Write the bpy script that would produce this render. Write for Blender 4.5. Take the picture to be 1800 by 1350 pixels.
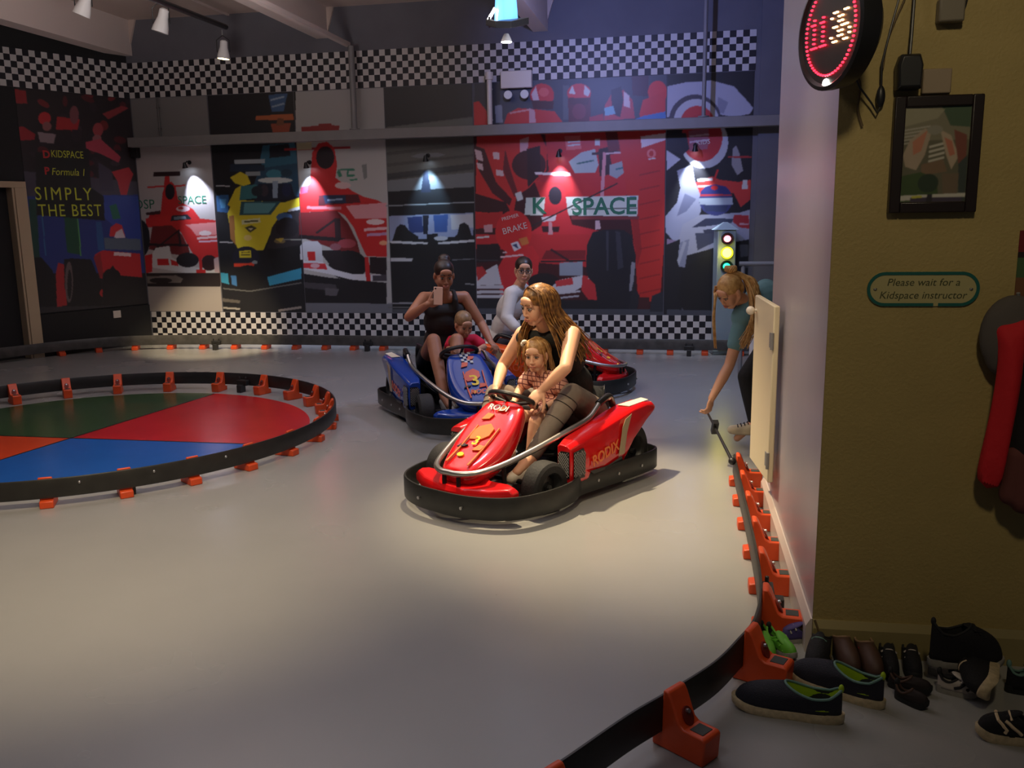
import bpy, bmesh, math, random
import numpy as np
from mathutils import Vector, Matrix
for o in list(bpy.data.objects): bpy.data.objects.remove(o)
S = bpy.context.scene; COL = S.collection
R = math.radians
random.seed(7)

# ------------------------------------------------------------------ camera
FPX = 1562.0; CH = 1.55
PITCH = R(10.618); ROLL = R(0.853)
_fwd = Vector((0, math.cos(PITCH), -math.sin(PITCH)))
_up0 = Vector((0, math.sin(PITCH), math.cos(PITCH)))
_r0 = Vector((1, 0, 0))
CR = _r0*math.cos(ROLL) - _up0*math.sin(ROLL)
CU = _up0*math.cos(ROLL) + _r0*math.sin(ROLL)
CP = Vector((0, 0, CH))
cam = bpy.data.cameras.new('camera'); cam.sensor_fit = 'HORIZONTAL'; cam.sensor_width = 36
cam.lens = 36*FPX/1800; cam.clip_start = .05; cam.clip_end = 60
co = bpy.data.objects.new('camera', cam); COL.objects.link(co)
M = Matrix.Identity(4)
for i in range(3):
    M[i][0] = CR[i]; M[i][1] = CU[i]; M[i][2] = -_fwd[i]; M[i][3] = CP[i]
co.matrix_world = M
S.camera = co
S.view_settings.view_transform = 'Standard'; S.view_settings.look = 'None'
S.view_settings.exposure = 0.0; S.view_settings.gamma = 1; S.view_settings.use_curve_mapping = False

# ------------------------------------------------------------------ light
w = bpy.data.worlds.new('world'); S.world = w; w.use_nodes = True
w.node_tree.nodes['Background'].inputs[0].default_value = (.55, .58, .75, 1)
w.node_tree.nodes['Background'].inputs[1].default_value = .035

def spot(loc, target, energy, color, size=60, blend=.6, radius=.04, name='spot_light'):
    l = bpy.data.lights.new(name, 'SPOT'); l.energy = energy; l.color = color
    l.spot_size = R(size); l.spot_blend = blend; l.shadow_soft_size = radius
    o = bpy.data.objects.new(name, l); COL.objects.link(o); o.location = loc
    d = Vector(target)-Vector(loc); o.rotation_euler = d.to_track_quat('-Z', 'Y').to_euler()
    return o
def area(loc, target, energy, color, sx, sy=None, name='area_light'):
    l = bpy.data.lights.new(name, 'AREA'); l.energy = energy; l.color = color
    l.shape = 'RECTANGLE'; l.size = sx; l.size_y = sy or sx
    o = bpy.data.objects.new(name, l); COL.objects.link(o); o.location = loc
    d = Vector(target)-Vector(loc); o.rotation_euler = d.to_track_quat('-Z', 'Y').to_euler()
    return o
WARM = (1, .80, .50); COOL = (.62, .72, 1.0); WHITE = (1, .93, .82)
# warm halogen over the track, behind and left of the red kart
spot((-.25, 5.75, 3.3), (.5, 4.75, 0), 760, WARM, 46, .85, .03)
# halogens over the near track, the last spot an added fill
spot((-1.3, 2.6, 3.4), (-2.0, 4.2, 0), 430, WARM, 64, 1, .05)
spot((.3, 2.9, 3.5), (.7, 4.3, 0), 190, WARM, 52, 1, .05)
spot((-2.7, 8.2, 3.3), (-3.75, 11.0, .12), 900, WARM, 27, .7, .03)
spot((-1.9, 3.3, 3.1), (.0, 5.0, .75), 190, WARM, 24, .9, .04)  # added warm fill that brightens the riders from the left
# cool can light that washes the right of the back wall and the far track
spot((.30, 7.7, 3.3), (1.6, 10.3, 3.2), 170, (.34, .40, 1.0), 92, .9, .08)
spot((1.4, 7.0, 3.5), (.6, 8.6, 0), 190, (.46, .58, 1), 100, .9, .1)
spot((-1.3, 5.6, 3.6), (-1.2, 7.0, 0), 40, COOL, 110, 1, .1)
# general room light
area((-1.2, 6.0, 3.85), (-1.2, 6.0, 0), 64, (.93, .90, .98), 5.0, 5.0)
spot((-1.1, .9, 3.7), (-1.0, 2.6, 0), 75, (.90, .90, 1.0), 62, 1, .4)
spot((-2.4, 6.4, 2.5), (-2.7, 6.9, 4.0), 330, (1, .90, .86), 150, 1, .3, 'ceiling_fill')  # added upward fill that lightens the ceiling, no fitting hangs here
spot((.4, 7.4, 2.7), (.2, 7.4, 4.0), 55, (.8, .82, 1), 150, 1, .3, 'ceiling_fill')  # second added fill aimed up, lightens the ceiling near the stage light
spot((-1.0, 2.4, 3.1), (1.3, 4.0, 1.8), 40, (1, .86, .82), 50, .9, .1)
spot((.6, .6, 3.2), (1.30, 2.9, 1.45), 62, (1, .84, .56), 62, .9, .12)

# ------------------------------------------------------------------ pixel -> place helpers
def ray(x, y):
    return (CR*((x-900)/FPX) - CU*((y-675)/FPX) + _fwd).normalized()
def fl(x, y, z=0.0):
    v = ray(x, y); return CP + v*((z-CP.z)/v.z)
def onplane(x, y, P, N):
    v = ray(x, y); return CP + v*((Vector(P)-CP).dot(N)/v.dot(N))
def upon(x, y, base):
    b = Vector(base); n = Vector((b.x, b.y, 0)); return onplane(x, y, b, n)

# ------------------------------------------------------------------ materials
def s2l(c):
    return tuple(((v/12.92) if v <= .04045 else ((v+.055)/1.055)**2.4) for v in c)
def C8(r, g, b): return s2l((r/255, g/255, b/255))
_m = {}
def mat(name, col, rough=.5, metal=0, spec=.5, emit=None, es=0, noise=0, nscale=8, bump=0, bscale=60, coat=0, trans=0, alpha=1):
    if name in _m: return _m[name]
    m = bpy.data.materials.new(name); m.use_nodes = True; nt = m.node_tree; b = nt.nodes['Principled BSDF']
    b.inputs['Base Color'].default_value = (*col, 1); b.inputs['Roughness'].default_value = rough
    b.inputs['Metallic'].default_value = metal; b.inputs['Specular IOR Level'].default_value = spec
    b.inputs['Coat Weight'].default_value = coat; b.inputs['Transmission Weight'].default_value = trans
    b.inputs['Alpha'].default_value = alpha
    if emit: b.inputs['Emission Color'].default_value = (*emit, 1); b.inputs['Emission Strength'].default_value = es
    tc = nt.nodes.new('ShaderNodeTexCoord')
    if noise:
        n = nt.nodes.new('ShaderNodeTexNoise'); n.inputs['Scale'].default_value = nscale; n.inputs['Detail'].default_value = 5
        nt.links.new(tc.outputs['Object'], n.inputs['Vector'])
        r = nt.nodes.new('ShaderNodeMapRange'); r.inputs[1].default_value = .3; r.inputs[2].default_value = .7
        r.inputs[3].default_value = 1-noise; r.inputs[4].default_value = 1+noise*.6
        nt.links.new(n.outputs['Fac'], r.inputs[0])
        mx = nt.nodes.new('ShaderNodeVectorMath'); mx.operation = 'SCALE'; mx.inputs[0].default_value = col
        nt.links.new(r.outputs[0], mx.inputs['Scale']); nt.links.new(mx.outputs[0], b.inputs['Base Color'])
    if bump:
        n = nt.nodes.new('ShaderNodeTexNoise'); n.inputs['Scale'].default_value = bscale; n.inputs['Detail'].default_value = 4
        nt.links.new(tc.outputs['Object'], n.inputs['Vector'])
        bp = nt.nodes.new('ShaderNodeBump'); bp.inputs['Strength'].default_value = bump; bp.inputs['Distance'].default_value = .01
        nt.links.new(n.outputs['Fac'], bp.inputs['Height']); nt.links.new(bp.outputs[0], b.inputs['Normal'])
    _m[name] = m; return m

# ------------------------------------------------------------------ objects
def put(o, parent=None, label=None, cat=None, group=None, kind=None):
    COL.objects.link(o)
    if parent is not None: o.parent = parent
    if label: o['label'] = label
    if cat: o['category'] = cat
    if group: o['group'] = group
    if kind: o['kind'] = kind
    return o
def thing(name, label, cat, loc=(0, 0, 0), rz=0, group=None):
    o = bpy.data.objects.new(name, None); o.empty_display_size = .1
    o.location = loc; o.rotation_euler = (0, 0, rz)
    return put(o, None, label, cat, group)
def copy_tree(o, parent=None):
    c = o.copy(); COL.objects.link(c); c.parent = parent
    for ch in list(o.children): copy_tree(ch, c)
    return c

class MB:
    """collects closed pieces, builds ONE mesh object"""
    def __init__(s): s.v = []; s.f = []; s.mi = []; s.cur = 0
    def add(s, vs, fs):
        k = len(s.v); s.v += [tuple(v) for v in vs]; s.f += [tuple(i+k for i in f) for f in fs]; s.mi += [s.cur]*len(fs); return s
    def box(s, c, size, rot=None):
        c = Vector(c); h = [x/2 for x in size]; rot = rot or Matrix.Identity(3)
        vs = [c + rot @ Vector((sx*h[0], sy*h[1], sz*h[2])) for sz in (-1, 1) for sy in (-1, 1) for sx in (-1, 1)]
        return s.add(vs, [(0, 2, 3, 1), (4, 5, 7, 6), (0, 1, 5, 4), (2, 6, 7, 3), (0, 4, 6, 2), (1, 3, 7, 5)])
    def prism(s, poly, off, axis='z'):
        """poly: list of 3D points (planar), extruded by vector off"""
        n = len(poly); p = [Vector(q) for q in poly]; o = Vector(off)
        return s.add(p+[q+o for q in p], [tuple(range(n))[::-1], tuple(range(n, 2*n))]+[(i, (i+1) % n, (i+1) % n+n, i+n) for i in range(n)])
    def rings(s, rings, cap0=True, cap1=True, closed=False):
        k = len(rings[0]); vs = [p for r in rings for p in r]; fs = []; n = len(rings)
        for i in range(n if closed else n-1):
            a = i*k; b = ((i+1) % n)*k
            for j in range(k): fs.append((a+j, a+(j+1) % k, b+(j+1) % k, b+j))
        if not closed:
            if cap0: fs.append(tuple(range(k))[::-1])
            if cap1: fs.append(tuple(range((n-1)*k, n*k)))
        return s.add(vs, fs)
    def tube(s, path, r, k=10, closed=False, flat=1.0, upv=None):
        P = [Vector(p) for p in path]; n = len(P); rs = r if isinstance(r, (list, tuple)) else [r]*n
        rings = []; prev = None
        for i in range(n):
            if closed: t = P[(i+1) % n]-P[i-1]
            else: t = P[min(i+1, n-1)]-P[max(i-1, 0)]
            if t.length < 1e-9: t = Vector((0, 0, 1))
            t.normalize()
            if upv is not None:
                a = Vector(upv).cross(t)
                if a.length < 1e-5: a = t.orthogonal()
            elif prev is None: a = t.orthogonal()
            else:
                a = prev - t*prev.dot(t)
                if a.length < 1e-6: a = t.orthogonal()
            a.normalize(); prev = a; b = t.cross(a)
            rings.append([P[i] + (a*math.cos(2*math.pi*j/k)*rs[i] + b*math.sin(2*math.pi*j/k)*rs[i]*flat) for j in range(k)])
        return s.rings(rings, closed=closed)
    def cyl(s, a, b, r, r2=None, k=20):
        return s.tube([a, b], [r, r if r2 is None else r2], k)
    def lathe(s, prof, c=(0, 0, 0), rot=None, k=32):
        """prof: (radius, height) list, turned round local z"""
        c = Vector(c); rot = rot or Matrix.Identity(3); rings = []
        for (r, h) in prof:
            rings.append([c + rot @ Vector((max(r, 1e-5)*math.cos(2*math.pi*j/k), max(r, 1e-5)*math.sin(2*math.pi*j/k), h)) for j in range(k)])
        return s.rings(rings)
    def ell(s, c, r, rot=None, k=20, m=12):
        c = Vector(c); rot = rot or Matrix.Identity(3); rings = []
        for i in range(m+1):
            t = math.pi*i/m; q = max(math.sin(t), 1e-4)
            rings.append([c + rot @ Vector((r[0]*q*math.cos(2*math.pi*j/k), r[1]*q*math.sin(2*math.pi*j/k), -r[2]*math.cos(t))) for j in range(k)])
        return s.rings(rings)
    def cap(s, a, b, ra, rb, k=18, m=5):
        """tapered capsule"""
        a = Vector(a); b = Vector(b); t = (b-a); L = t.length
        if L < 1e-6: return s.ell(a, (ra, ra, ra))
        t.normalize(); u = t.orthogonal().normalized(); v = t.cross(u); rings = []
        for i in range(m+1):
            q = math.pi/2*(1-i/m); rr = max(ra*math.cos(q), ra*.02); c = a-t*ra*math.sin(q)
            rings.append([c+(u*math.cos(2*math.pi*j/k)+v*math.sin(2*math.pi*j/k))*rr for j in range(k)])
        for i in range(m+1):
            q = math.pi/2*(i/m); rr = max(rb*math.cos(q), rb*.02); c = b+t*rb*math.sin(q)
            rings.append([c+(u*math.cos(2*math.pi*j/k)+v*math.sin(2*math.pi*j/k))*rr for j in range(k)])
        return s.rings(rings)
    def limb(s, pts, rs):
        for i in range(len(pts)-1): s.cap(pts[i], pts[i+1], rs[i], rs[i+1])
        return s
    def mesh(s, name):
        m = bpy.data.meshes.new(name); m.from_pydata([tuple(v) for v in s.v], [], s.f)
        m.polygons.foreach_set('material_index', s.mi); m.update(); return m
    def build(s, name, mats, parent=None, bevel=0, smooth=35, seg=2, solid=0, sub=0, label=None, **kw):
        m = s.mesh(name)
        bm = bmesh.new(); bm.from_mesh(m); bmesh.ops.recalc_face_normals(bm, faces=bm.faces); bm.to_mesh(m); bm.free()
        for x in (mats if isinstance(mats, (list, tuple)) else [mats]): m.materials.append(x)
        if smooth:
            m.shade_smooth() if hasattr(m, 'shade_smooth') else None
            try: m.set_sharp_from_angle(angle=R(smooth))
            except Exception: pass
        o = bpy.data.objects.new(name, m)
        if solid: q = o.modifiers.new('solid', 'SOLIDIFY'); q.thickness = solid; q.offset = 0
        if sub: q = o.modifiers.new('sub', 'SUBSURF'); q.levels = sub; q.render_levels = sub
        if bevel: q = o.modifiers.new('bevel', 'BEVEL'); q.width = bevel; q.segments = seg; q.limit_method = 'ANGLE'; q.angle_limit = R(40)
        return put(o, parent, label, **kw)
    def organic(s, name, m, parent=None, voxel=.006, smooth=3, fac=.5, label=None, **kw):
        """melts the pieces into one continuous skin"""
        me = s.mesh(name+'_raw'); ob = bpy.data.objects.new(name+'_raw', me); COL.objects.link(ob)
        q = ob.modifiers.new('r', 'REMESH'); q.mode = 'VOXEL'; q.voxel_size = voxel; q.use_smooth_shade = True
        if smooth: q = ob.modifiers.new('s', 'SMOOTH'); q.factor = fac; q.iterations = smooth
        dg = bpy.context.evaluated_depsgraph_get(); dg.update()
        out = bpy.data.meshes.new_from_object(ob.evaluated_get(dg)); out.name = name
        bpy.data.objects.remove(ob); bpy.data.meshes.remove(me)
        out.materials.clear()
        for x in (m if isinstance(m, (list, tuple)) else [m]): out.materials.append(x)
        out.polygons.foreach_set('material_index', [0]*len(out.polygons))
        o = bpy.data.objects.new(name, out); return put(o, parent, label, **kw)

def text_obj(name, txt, size, m, parent, loc, rot, ext=.0006, align='CENTER', shear=0, label=None, spacing=1.0, bold=0):
    c = bpy.data.curves.new(name, 'FONT'); c.body = txt; c.size = size; c.extrude = ext; c.align_x = align; c.align_y = 'CENTER'
    c.shear = shear; c.space_character = spacing; c.offset = bold; c.resolution_u = 3
    t = bpy.data.objects.new(name+'_t', c); COL.objects.link(t)
    dg = bpy.context.evaluated_depsgraph_get(); dg.update()
    me = bpy.data.meshes.new_from_object(t.evaluated_get(dg)); me.name = name
    bpy.data.objects.remove(t); bpy.data.curves.remove(c)
    me.materials.clear(); me.materials.append(m)
    o = bpy.data.objects.new(name, me); put(o, parent, label)
    o.matrix_local = Matrix.Translation(Vector(loc)) @ (rot.to_4x4() if hasattr(rot, 'to_4x4') else Matrix.Rotation(rot, 4, 'Z'))
    return o
def axes(x, y, z):
    m = Matrix.Identity(3)
    for i in range(3): m[i][0] = x[i]; m[i][1] = y[i]; m[i][2] = z[i]
    return m
def frame(f, u):
    """rotation whose columns are right, forward, up"""
    f = Vector(f).normalized(); u = Vector(u); r = f.cross(u).normalized(); u = r.cross(f).normalized(); return axes(r, f, u)
def bez(pts, n=8, closed=False):
    """Catmull-Rom through points"""
    P = [Vector(p) for p in pts]; N = len(P); out = []
    for i in range(N if closed else N-1):
        g = (lambda k: P[k % N]) if closed else (lambda k: P[min(max(k, 0), N-1)])
        p0, p1, p2, p3 = g(i-1), g(i), g(i+1), g(i+2)
        for j in range(n):
            t = j/n
            out.append(.5*((2*p1)+(p2-p0)*t+(2*p0-5*p1+4*p2-p3)*t*t+(3*p1-p0-3*p2+p3)*t**3))
    if not closed: out.append(P[-1])
    return out

# ================================================================== ROOM
A = R(11.5)
U = Vector((math.cos(A), -math.sin(A), 0)); NB = Vector((-U.y, U.x, 0))      # along / behind the back wall
W0 = Vector((.66, 10.5, 0))
def bw(u, z, off=0): return W0 + U*u + Vector((0, 0, z)) - NB*off
def bwpix(x, y, off=0):
    p = onplane(x, y, W0-NB*off, NB); return ((p-W0).dot(U), p.z)
CN = W0 + U*(-5.5)
LD = Vector((-.6, -.8, 0)); LN = Vector((.8, -.6, 0))                          # left wall direction and inward normal
def lw(d, z, off=0): return CN + LD*d + Vector((0, 0, z)) + LN*off
def lwpix(x, y):
    p = onplane(x, y, CN, LN); return ((p-CN).dot(LD), p.z)

m_floor = bpy.data.materials.new('grey_floor_paint'); m_floor.use_nodes = True
nt = m_floor.node_tree; b = nt.nodes['Principled BSDF']; tc = nt.nodes.new('ShaderNodeTexCoord')
n1 = nt.nodes.new('ShaderNodeTexNoise'); n1.inputs['Scale'].default_value = 1.3; n1.inputs['Detail'].default_value = 3
nt.links.new(tc.outputs['Object'], n1.inputs['Vector'])
cr = nt.nodes.new('ShaderNodeValToRGB'); cr.color_ramp.elements[0].color = (.30, .298, .29, 1); cr.color_ramp.elements[1].color = (.345, .34, .328, 1)
cr.color_ramp.elements[0].position = .1; cr.color_ramp.elements[1].position = .95
nt.links.new(n1.outputs['Fac'], cr.inputs[0])
v1 = nt.nodes.new('ShaderNodeTexNoise'); v1.inputs['Scale'].default_value = 9; v1.inputs['Detail'].default_value = 3
nt.links.new(tc.outputs['Object'], v1.inputs['Vector'])
c2 = nt.nodes.new('ShaderNodeValToRGB'); c2.color_ramp.elements[0].position = .77; c2.color_ramp.elements[0].color = (1, 1, 1, 1)
c2.color_ramp.elements[1].position = .80; c2.color_ramp.elements[1].color = (.62, .60, .59, 1)
nt.links.new(v1.outputs['Fac'], c2.inputs[0])
mm = nt.nodes.new('ShaderNodeMix'); mm.data_type = 'RGBA'; mm.blend_type = 'MULTIPLY'; mm.inputs[0].default_value = 1
nt.links.new(cr.outputs[0], mm.inputs[6]); nt.links.new(c2.outputs[0], mm.inputs[7]); nt.links.new(mm.outputs[2], b.inputs['Base Color'])
rr = nt.nodes.new('ShaderNodeMapRange'); rr.inputs[3].default_value = .20; rr.inputs[4].default_value = .32
nt.links.new(n1.outputs['Fac'], rr.inputs[0]); nt.links.new(rr.outputs[0], b.inputs['Roughness'])
bp = nt.nodes.new('ShaderNodeBump'); bp.inputs['Strength'].default_value = .05; bp.inputs['Distance'].default_value = .01
n3 = nt.nodes.new('ShaderNodeTexNoise'); n3.inputs['Scale'].default_value = 14; nt.links.new(tc.outputs['Object'], n3.inputs['Vector'])
nt.links.new(n3.outputs['Fac'], bp.inputs['Height'])

m_bwall = mat('dark_grey_wall_paint', C8(104, 104, 112), .75, noise=.08, nscale=3)
m_black = mat('matt_black_paint', (.012, .012, .013), .7)
m_ceil = mat('cream_ceiling_paint', C8(196, 178, 168), .8, noise=.08, nscale=3)
m_ceil2 = mat('pale_beam_paint', C8(214, 200, 194), .75)
m_lav = mat('gloss_pale_wall_paint', C8(186, 178, 184), .28, noise=.04, nscale=2, bump=.15, bscale=5)
m_yel = mat('yellow_wall_paint', C8(168, 148, 92), .65, noise=.06, nscale=5, bump=.25, bscale=90)
m_white = mat('white_gloss_paint', C8(222, 212, 200), .35)
m_cream = mat('cream_gate_paint', C8(216, 202, 170), .4)
m_rail = mat('grey_steel_paint', C8(128, 126, 126), .5, noise=.05)

def struct(mb, name, m, **k): return mb.build(name, m, kind='structure', smooth=0, **k)
q = MB(); q.box((-.5, 6.2, -.05), (15, 14.5, .1)); struct(q, 'floor', m_floor)
H = 4.0
q = MB(); q.prism([bw(-5.7, 0), bw(5.5, 0), bw(5.5, 0)+NB*.2, bw(-5.7, 0)+NB*.2], (0, 0, H)); struct(q, 'wall_back', m_bwall)
# left wall with the door opening between d=1.17 and d=2.1
DZ = 1.965; D0 = 1.53; D1 = 2.5
q = MB(); T = -LN*.2
q.prism([lw(0, 0), lw(D0, 0), lw(D0, 0)+T, lw(0, 0)+T], (0, 0, H))
q.prism([lw(D0, DZ), lw(D1, DZ), lw(D1, DZ)+T, lw(D0, DZ)+T], (0, 0, H-DZ))
q.prism([lw(D1, 0), lw(6.0, 0), lw(6.0, 0)+T, lw(D1, 0)+T], (0, 0, H))
struct(q, 'wall_left', m_black)
q = MB(); q.prism([lw(D0, 0, -.12), lw(D1, 0, -.12), lw(D1, 0, -.16), lw(D0, 0, -.16)], (0, 0, DZ)); struct(q, 'door_1', m_black)
dr = [o for o in COL.objects if o.name == 'door_1'][0]
q = MB(); q.box(lw(D1-.1, 1.0, -.09), (.03, .03, .12)); q.build('door_handle', m_rail, dr)
q = MB()
q.prism([lw(D0-.13, 0, .001), lw(D0+.0, 0, .001), lw(D0+.0, 0, .035), lw(D0-.13, 0, .035)], (0, 0, DZ))
q.prism([lw(D0-.13, DZ, .001), lw(D1+.1, DZ, .001), lw(D1+.1, DZ, .035), lw(D0-.13, DZ, .035)], (0, 0, .07))
q.prism([lw(D0+.005, 0, .03), lw(D0+.03, 0, .03), lw(D0+.03, 0, -.115), lw(D0+.005, 0, -.115)], (0, 0, DZ))
q.build('trim_1', mat('cream_door_frame', C8(190, 170, 140), .5), kind='structure', bevel=.004)
q = MB(); q.prism([lw(.0, .002, .001), lw(D0-.135, .002, .001), lw(D0-.135, .002, .03), lw(.0, .002, .03)], (0, 0, .50)); struct(q, 'baseboard_left', m_black)

# right partition (pale face towards the track) and yellow wall towards the shoes
PC = Vector((1.06, 2.96, 0)); PD = Vector((math.sin(R(10.6)), math.cos(R(10.6)), 0)); PN = Vector((PD.y, -PD.x, 0))
YD = Vector((math.cos(R(9)), -math.sin(R(9)), 0)); YN = Vector((-YD.y, YD.x, 0))
def yw(d, z, off=0): return PC + YD*d + Vector((0, 0, z)) - YN*off
def ywpix(x, y, off=0):
    p = onplane(x, y, PC-YN*off, YN); return ((p-PC).dot(YD), p.z)
def lv(d, z, off=0): return PC + PD*d + Vector((0, 0, z)) - PN*off
PL = 1.78
q = MB(); q.prism([lv(0, 0)+YN*.004, lv(PL, 0), lv(PL, 0)+PN*.12, lv(0, 0)+YN*.004+YD*.12], (0, 0, H)); struct(q, 'wall_right', m_lav)
q = MB(); q.prism([yw(.0, 0, .002), yw(4, 0, .002), yw(4, 0)+YN*.12, yw(.13, 0)+YN*.12], (0, 0, H)); struct(q, 'wall_front', m_yel)
m_skl = mat('gloss_white_skirting', C8(214, 200, 192), .25)
q = MB(); prof = [(0, 0), (.022, 0), (.022, .10), (.006, .128), (0, .128)]
for a, bb in ((0, 1),):
    r0 = [lv(-.004, z, .001+o) for (o, z) in prof]; r1 = [lv(PL, z, .001+o) for (o, z) in prof]
    q.rings([r0, r1])
q.build('baseboard_right', m_skl, kind='structure', smooth=0)
q = MB(); r0 = [yw(0, z, .003+o*.8) for (o, z) in prof]; r1 = [yw(4, z, .003+o*.8) for (o, z) in prof]; q.rings([r0, r1])
q.build('baseboard_front', mat('yellow_skirting', C8(150, 136, 90), .5), kind='structure', smooth=0)

# ceiling, beams
q = MB(); q.box((-.5, 6.2, H+.05), (15, 14.5, .1)); struct(q, 'ceiling', m_ceil)
def beam(u0, u1, z0, nm, length=9.5, m=m_ceil2):
    q = MB(); a = bw(u0, z0, .0); bb = bw(u1, z0, .0)
    q.prism([a, bb, bb-NB*length, a-NB*length], (0, 0, H-z0)); return struct(q, nm, m)
beam(-5.62, -5.41, 3.585, 'trim_2', 6); beam(-2.97, -2.82, 3.66, 'trim_3'); beam(-.37, -.20, 3.60, 'trim_4'); beam(2.35, 2.62, 3.58, 'trim_5')
# haunch where each beam side meets the back wall
q = MB()
for u in (-5.41, -2.82, -.20):
    q.prism([bw(u, 3.72), bw(u+.09, H), bw(u, H)], -NB*.03)
q.build('trim_6', m_ceil, kind='structure', smooth=0)
# hairline seam boards on the ceiling
q = MB()
for u in (-4.1,):
    q.prism([bw(u, H-.018), bw(u+.03, H-.018), bw(u+.03, H-.018)-NB*9, bw(u, H-.018)-NB*9], (0, 0, .017))
q.build('trim_7', m_ceil2, kind='structure', smooth=0)

# checker bands, one quad per square
m_cw = mat('checker_white', C8(206, 202, 200), .55); m_cb = mat('checker_black', (.011, .011, .016), .5)
def checker(fn, a0, a1, z0, rows, sq, name, label, off, phase=0, sz=None):
    q = MB(); n = int(round((a1-a0)/sq)); sz = sz or sq
    for j in range(rows):
        for i in range(n):
            w_ = ((i+j+phase) % 2 == 0); q.cur = 0 if w_ else 1
            q.add([fn(a0+i*sq, z0+j*sz, off), fn(a0+(i+1)*sq, z0+j*sz, off), fn(a0+(i+1)*sq, z0+(j+1)*sz, off), fn(a0+i*sq, z0+(j+1)*sz, off)], [(0, 1, 2, 3)])
    q.cur = 0; A0 = a0; A1 = a0+n*sq; Z1 = z0+rows*sz
    q.add([fn(A0, z0, .001), fn(A1, z0, .001), fn(A1, Z1, .001), fn(A0, Z1, .001)], [(3, 2, 1, 0)])
    e = [(A0, z0), (A1, z0), (A1, Z1), (A0, Z1)]
    for k in range(4):
        (a, c), (d, f) = e[k], e[(k+1) % 4]
        q.add([fn(a, c, .001), fn(d, f, .001), fn(d, f, off), fn(a, c, off)], [(0, 1, 2, 3)])
    o = q.build(name, [m_cw, m_cb], smooth=0, label=label, cat='wall decoration'); return o
checker(bw, -5.49, 2.07, 3.08, 6, .070, 'checkered_banner', 'long black and white checkered strip along the top of the back wall', .006)
checker(lw, .004, 3.4, 3.08, 6, .070, 'checkered_banner', 'black and white checkered strip high on the dark left wall', .006, 1)
checker(bw, -5.46, 2.30, .06, 5, .070, 'checkered_banner', 'low black and white checkered strip on the back wall behind the track barrier', .006)

# steel beam across the murals, hung by rods
t = thing('steel_beam', 'grey steel beam crossing the murals on the back wall', 'beam', bw(-1.5, 2.53, .2))
def local(mb, root):  # shift pieces into the root's frame (unrotated roots)
    L = Vector(root.location); mb.v = [tuple(Vector(v)-L) for v in mb.v]; return mb
q = MB(); q.prism([bw(-5.42, 2.47, .15), bw(2.45, 2.47, .15), bw(2.45, 2.47, .25), bw(-5.42, 2.47, .25)], (0, 0, .115)); local(q, t).build('beam', m_rail, t, bevel=.006)
for u, r_ in ((-2.47, .035), (1.53, .022)):
    q = MB(); q.cyl(bw(u, 2.585, .2), bw(u, 3.52 if u < 0 else 3.9, .2), r_); q.cyl(bw(u, 2.586, .2), bw(u, 2.60, .2), .06); local(q, t).build('hanger_rod', m_rail, t)
# diagonal cable trunking from the ceiling to the rod
q = MB(); q.prism([bw(-2.57, 3.53, .1), bw(-2.51, 3.53, .1), bw(-2.51, 3.53, .1)-NB*7, bw(-2.57, 3.53, .1)-NB*7], (0, 0, .05))
q.build('cable_trunking', m_ceil2, bevel=.005, label='pale cable trunking running below the ceiling to the steel rod', cat='trunking')
q = MB(); q.cyl(bw(-.86, 2.6, .12), bw(-.86, 3.09, .12), .03); q.cyl(bw(-.86, 3.09, .12), bw(-.86, 3.17, .12), .045)
for z in (2.66, 3.0): q.cyl(bw(-.86, z, .0), bw(-.86, z, .12), .012)
q.build('pipe', m_white, label='short white upright pipe standing on the steel beam beside the emergency light', cat='pipe')
q = MB()
for u in (-5.1,): q.cyl(bw(u, 2.588, .03), bw(u, 3.07, .03), .012)
for z in (2.7, 2.95): q.box(bw(-5.1, z, .027), (.04, .02, .02), axes(U, NB, Vector((0,0,1))))
q.build('conduit', mat('conduit_grey', C8(96, 94, 94), .6), label='thin grey conduit on the plain grey wall above the beam near the left corner', cat='conduit')
# grey boxed column right of the murals
q = MB(); q.prism([bw(2.12, 0, 0), bw(2.42, 0, 0), bw(2.42, 0, .05), bw(2.12, 0, .05)], (0, 0, 3.95)); struct(q, 'trim_8', m_bwall)

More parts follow.
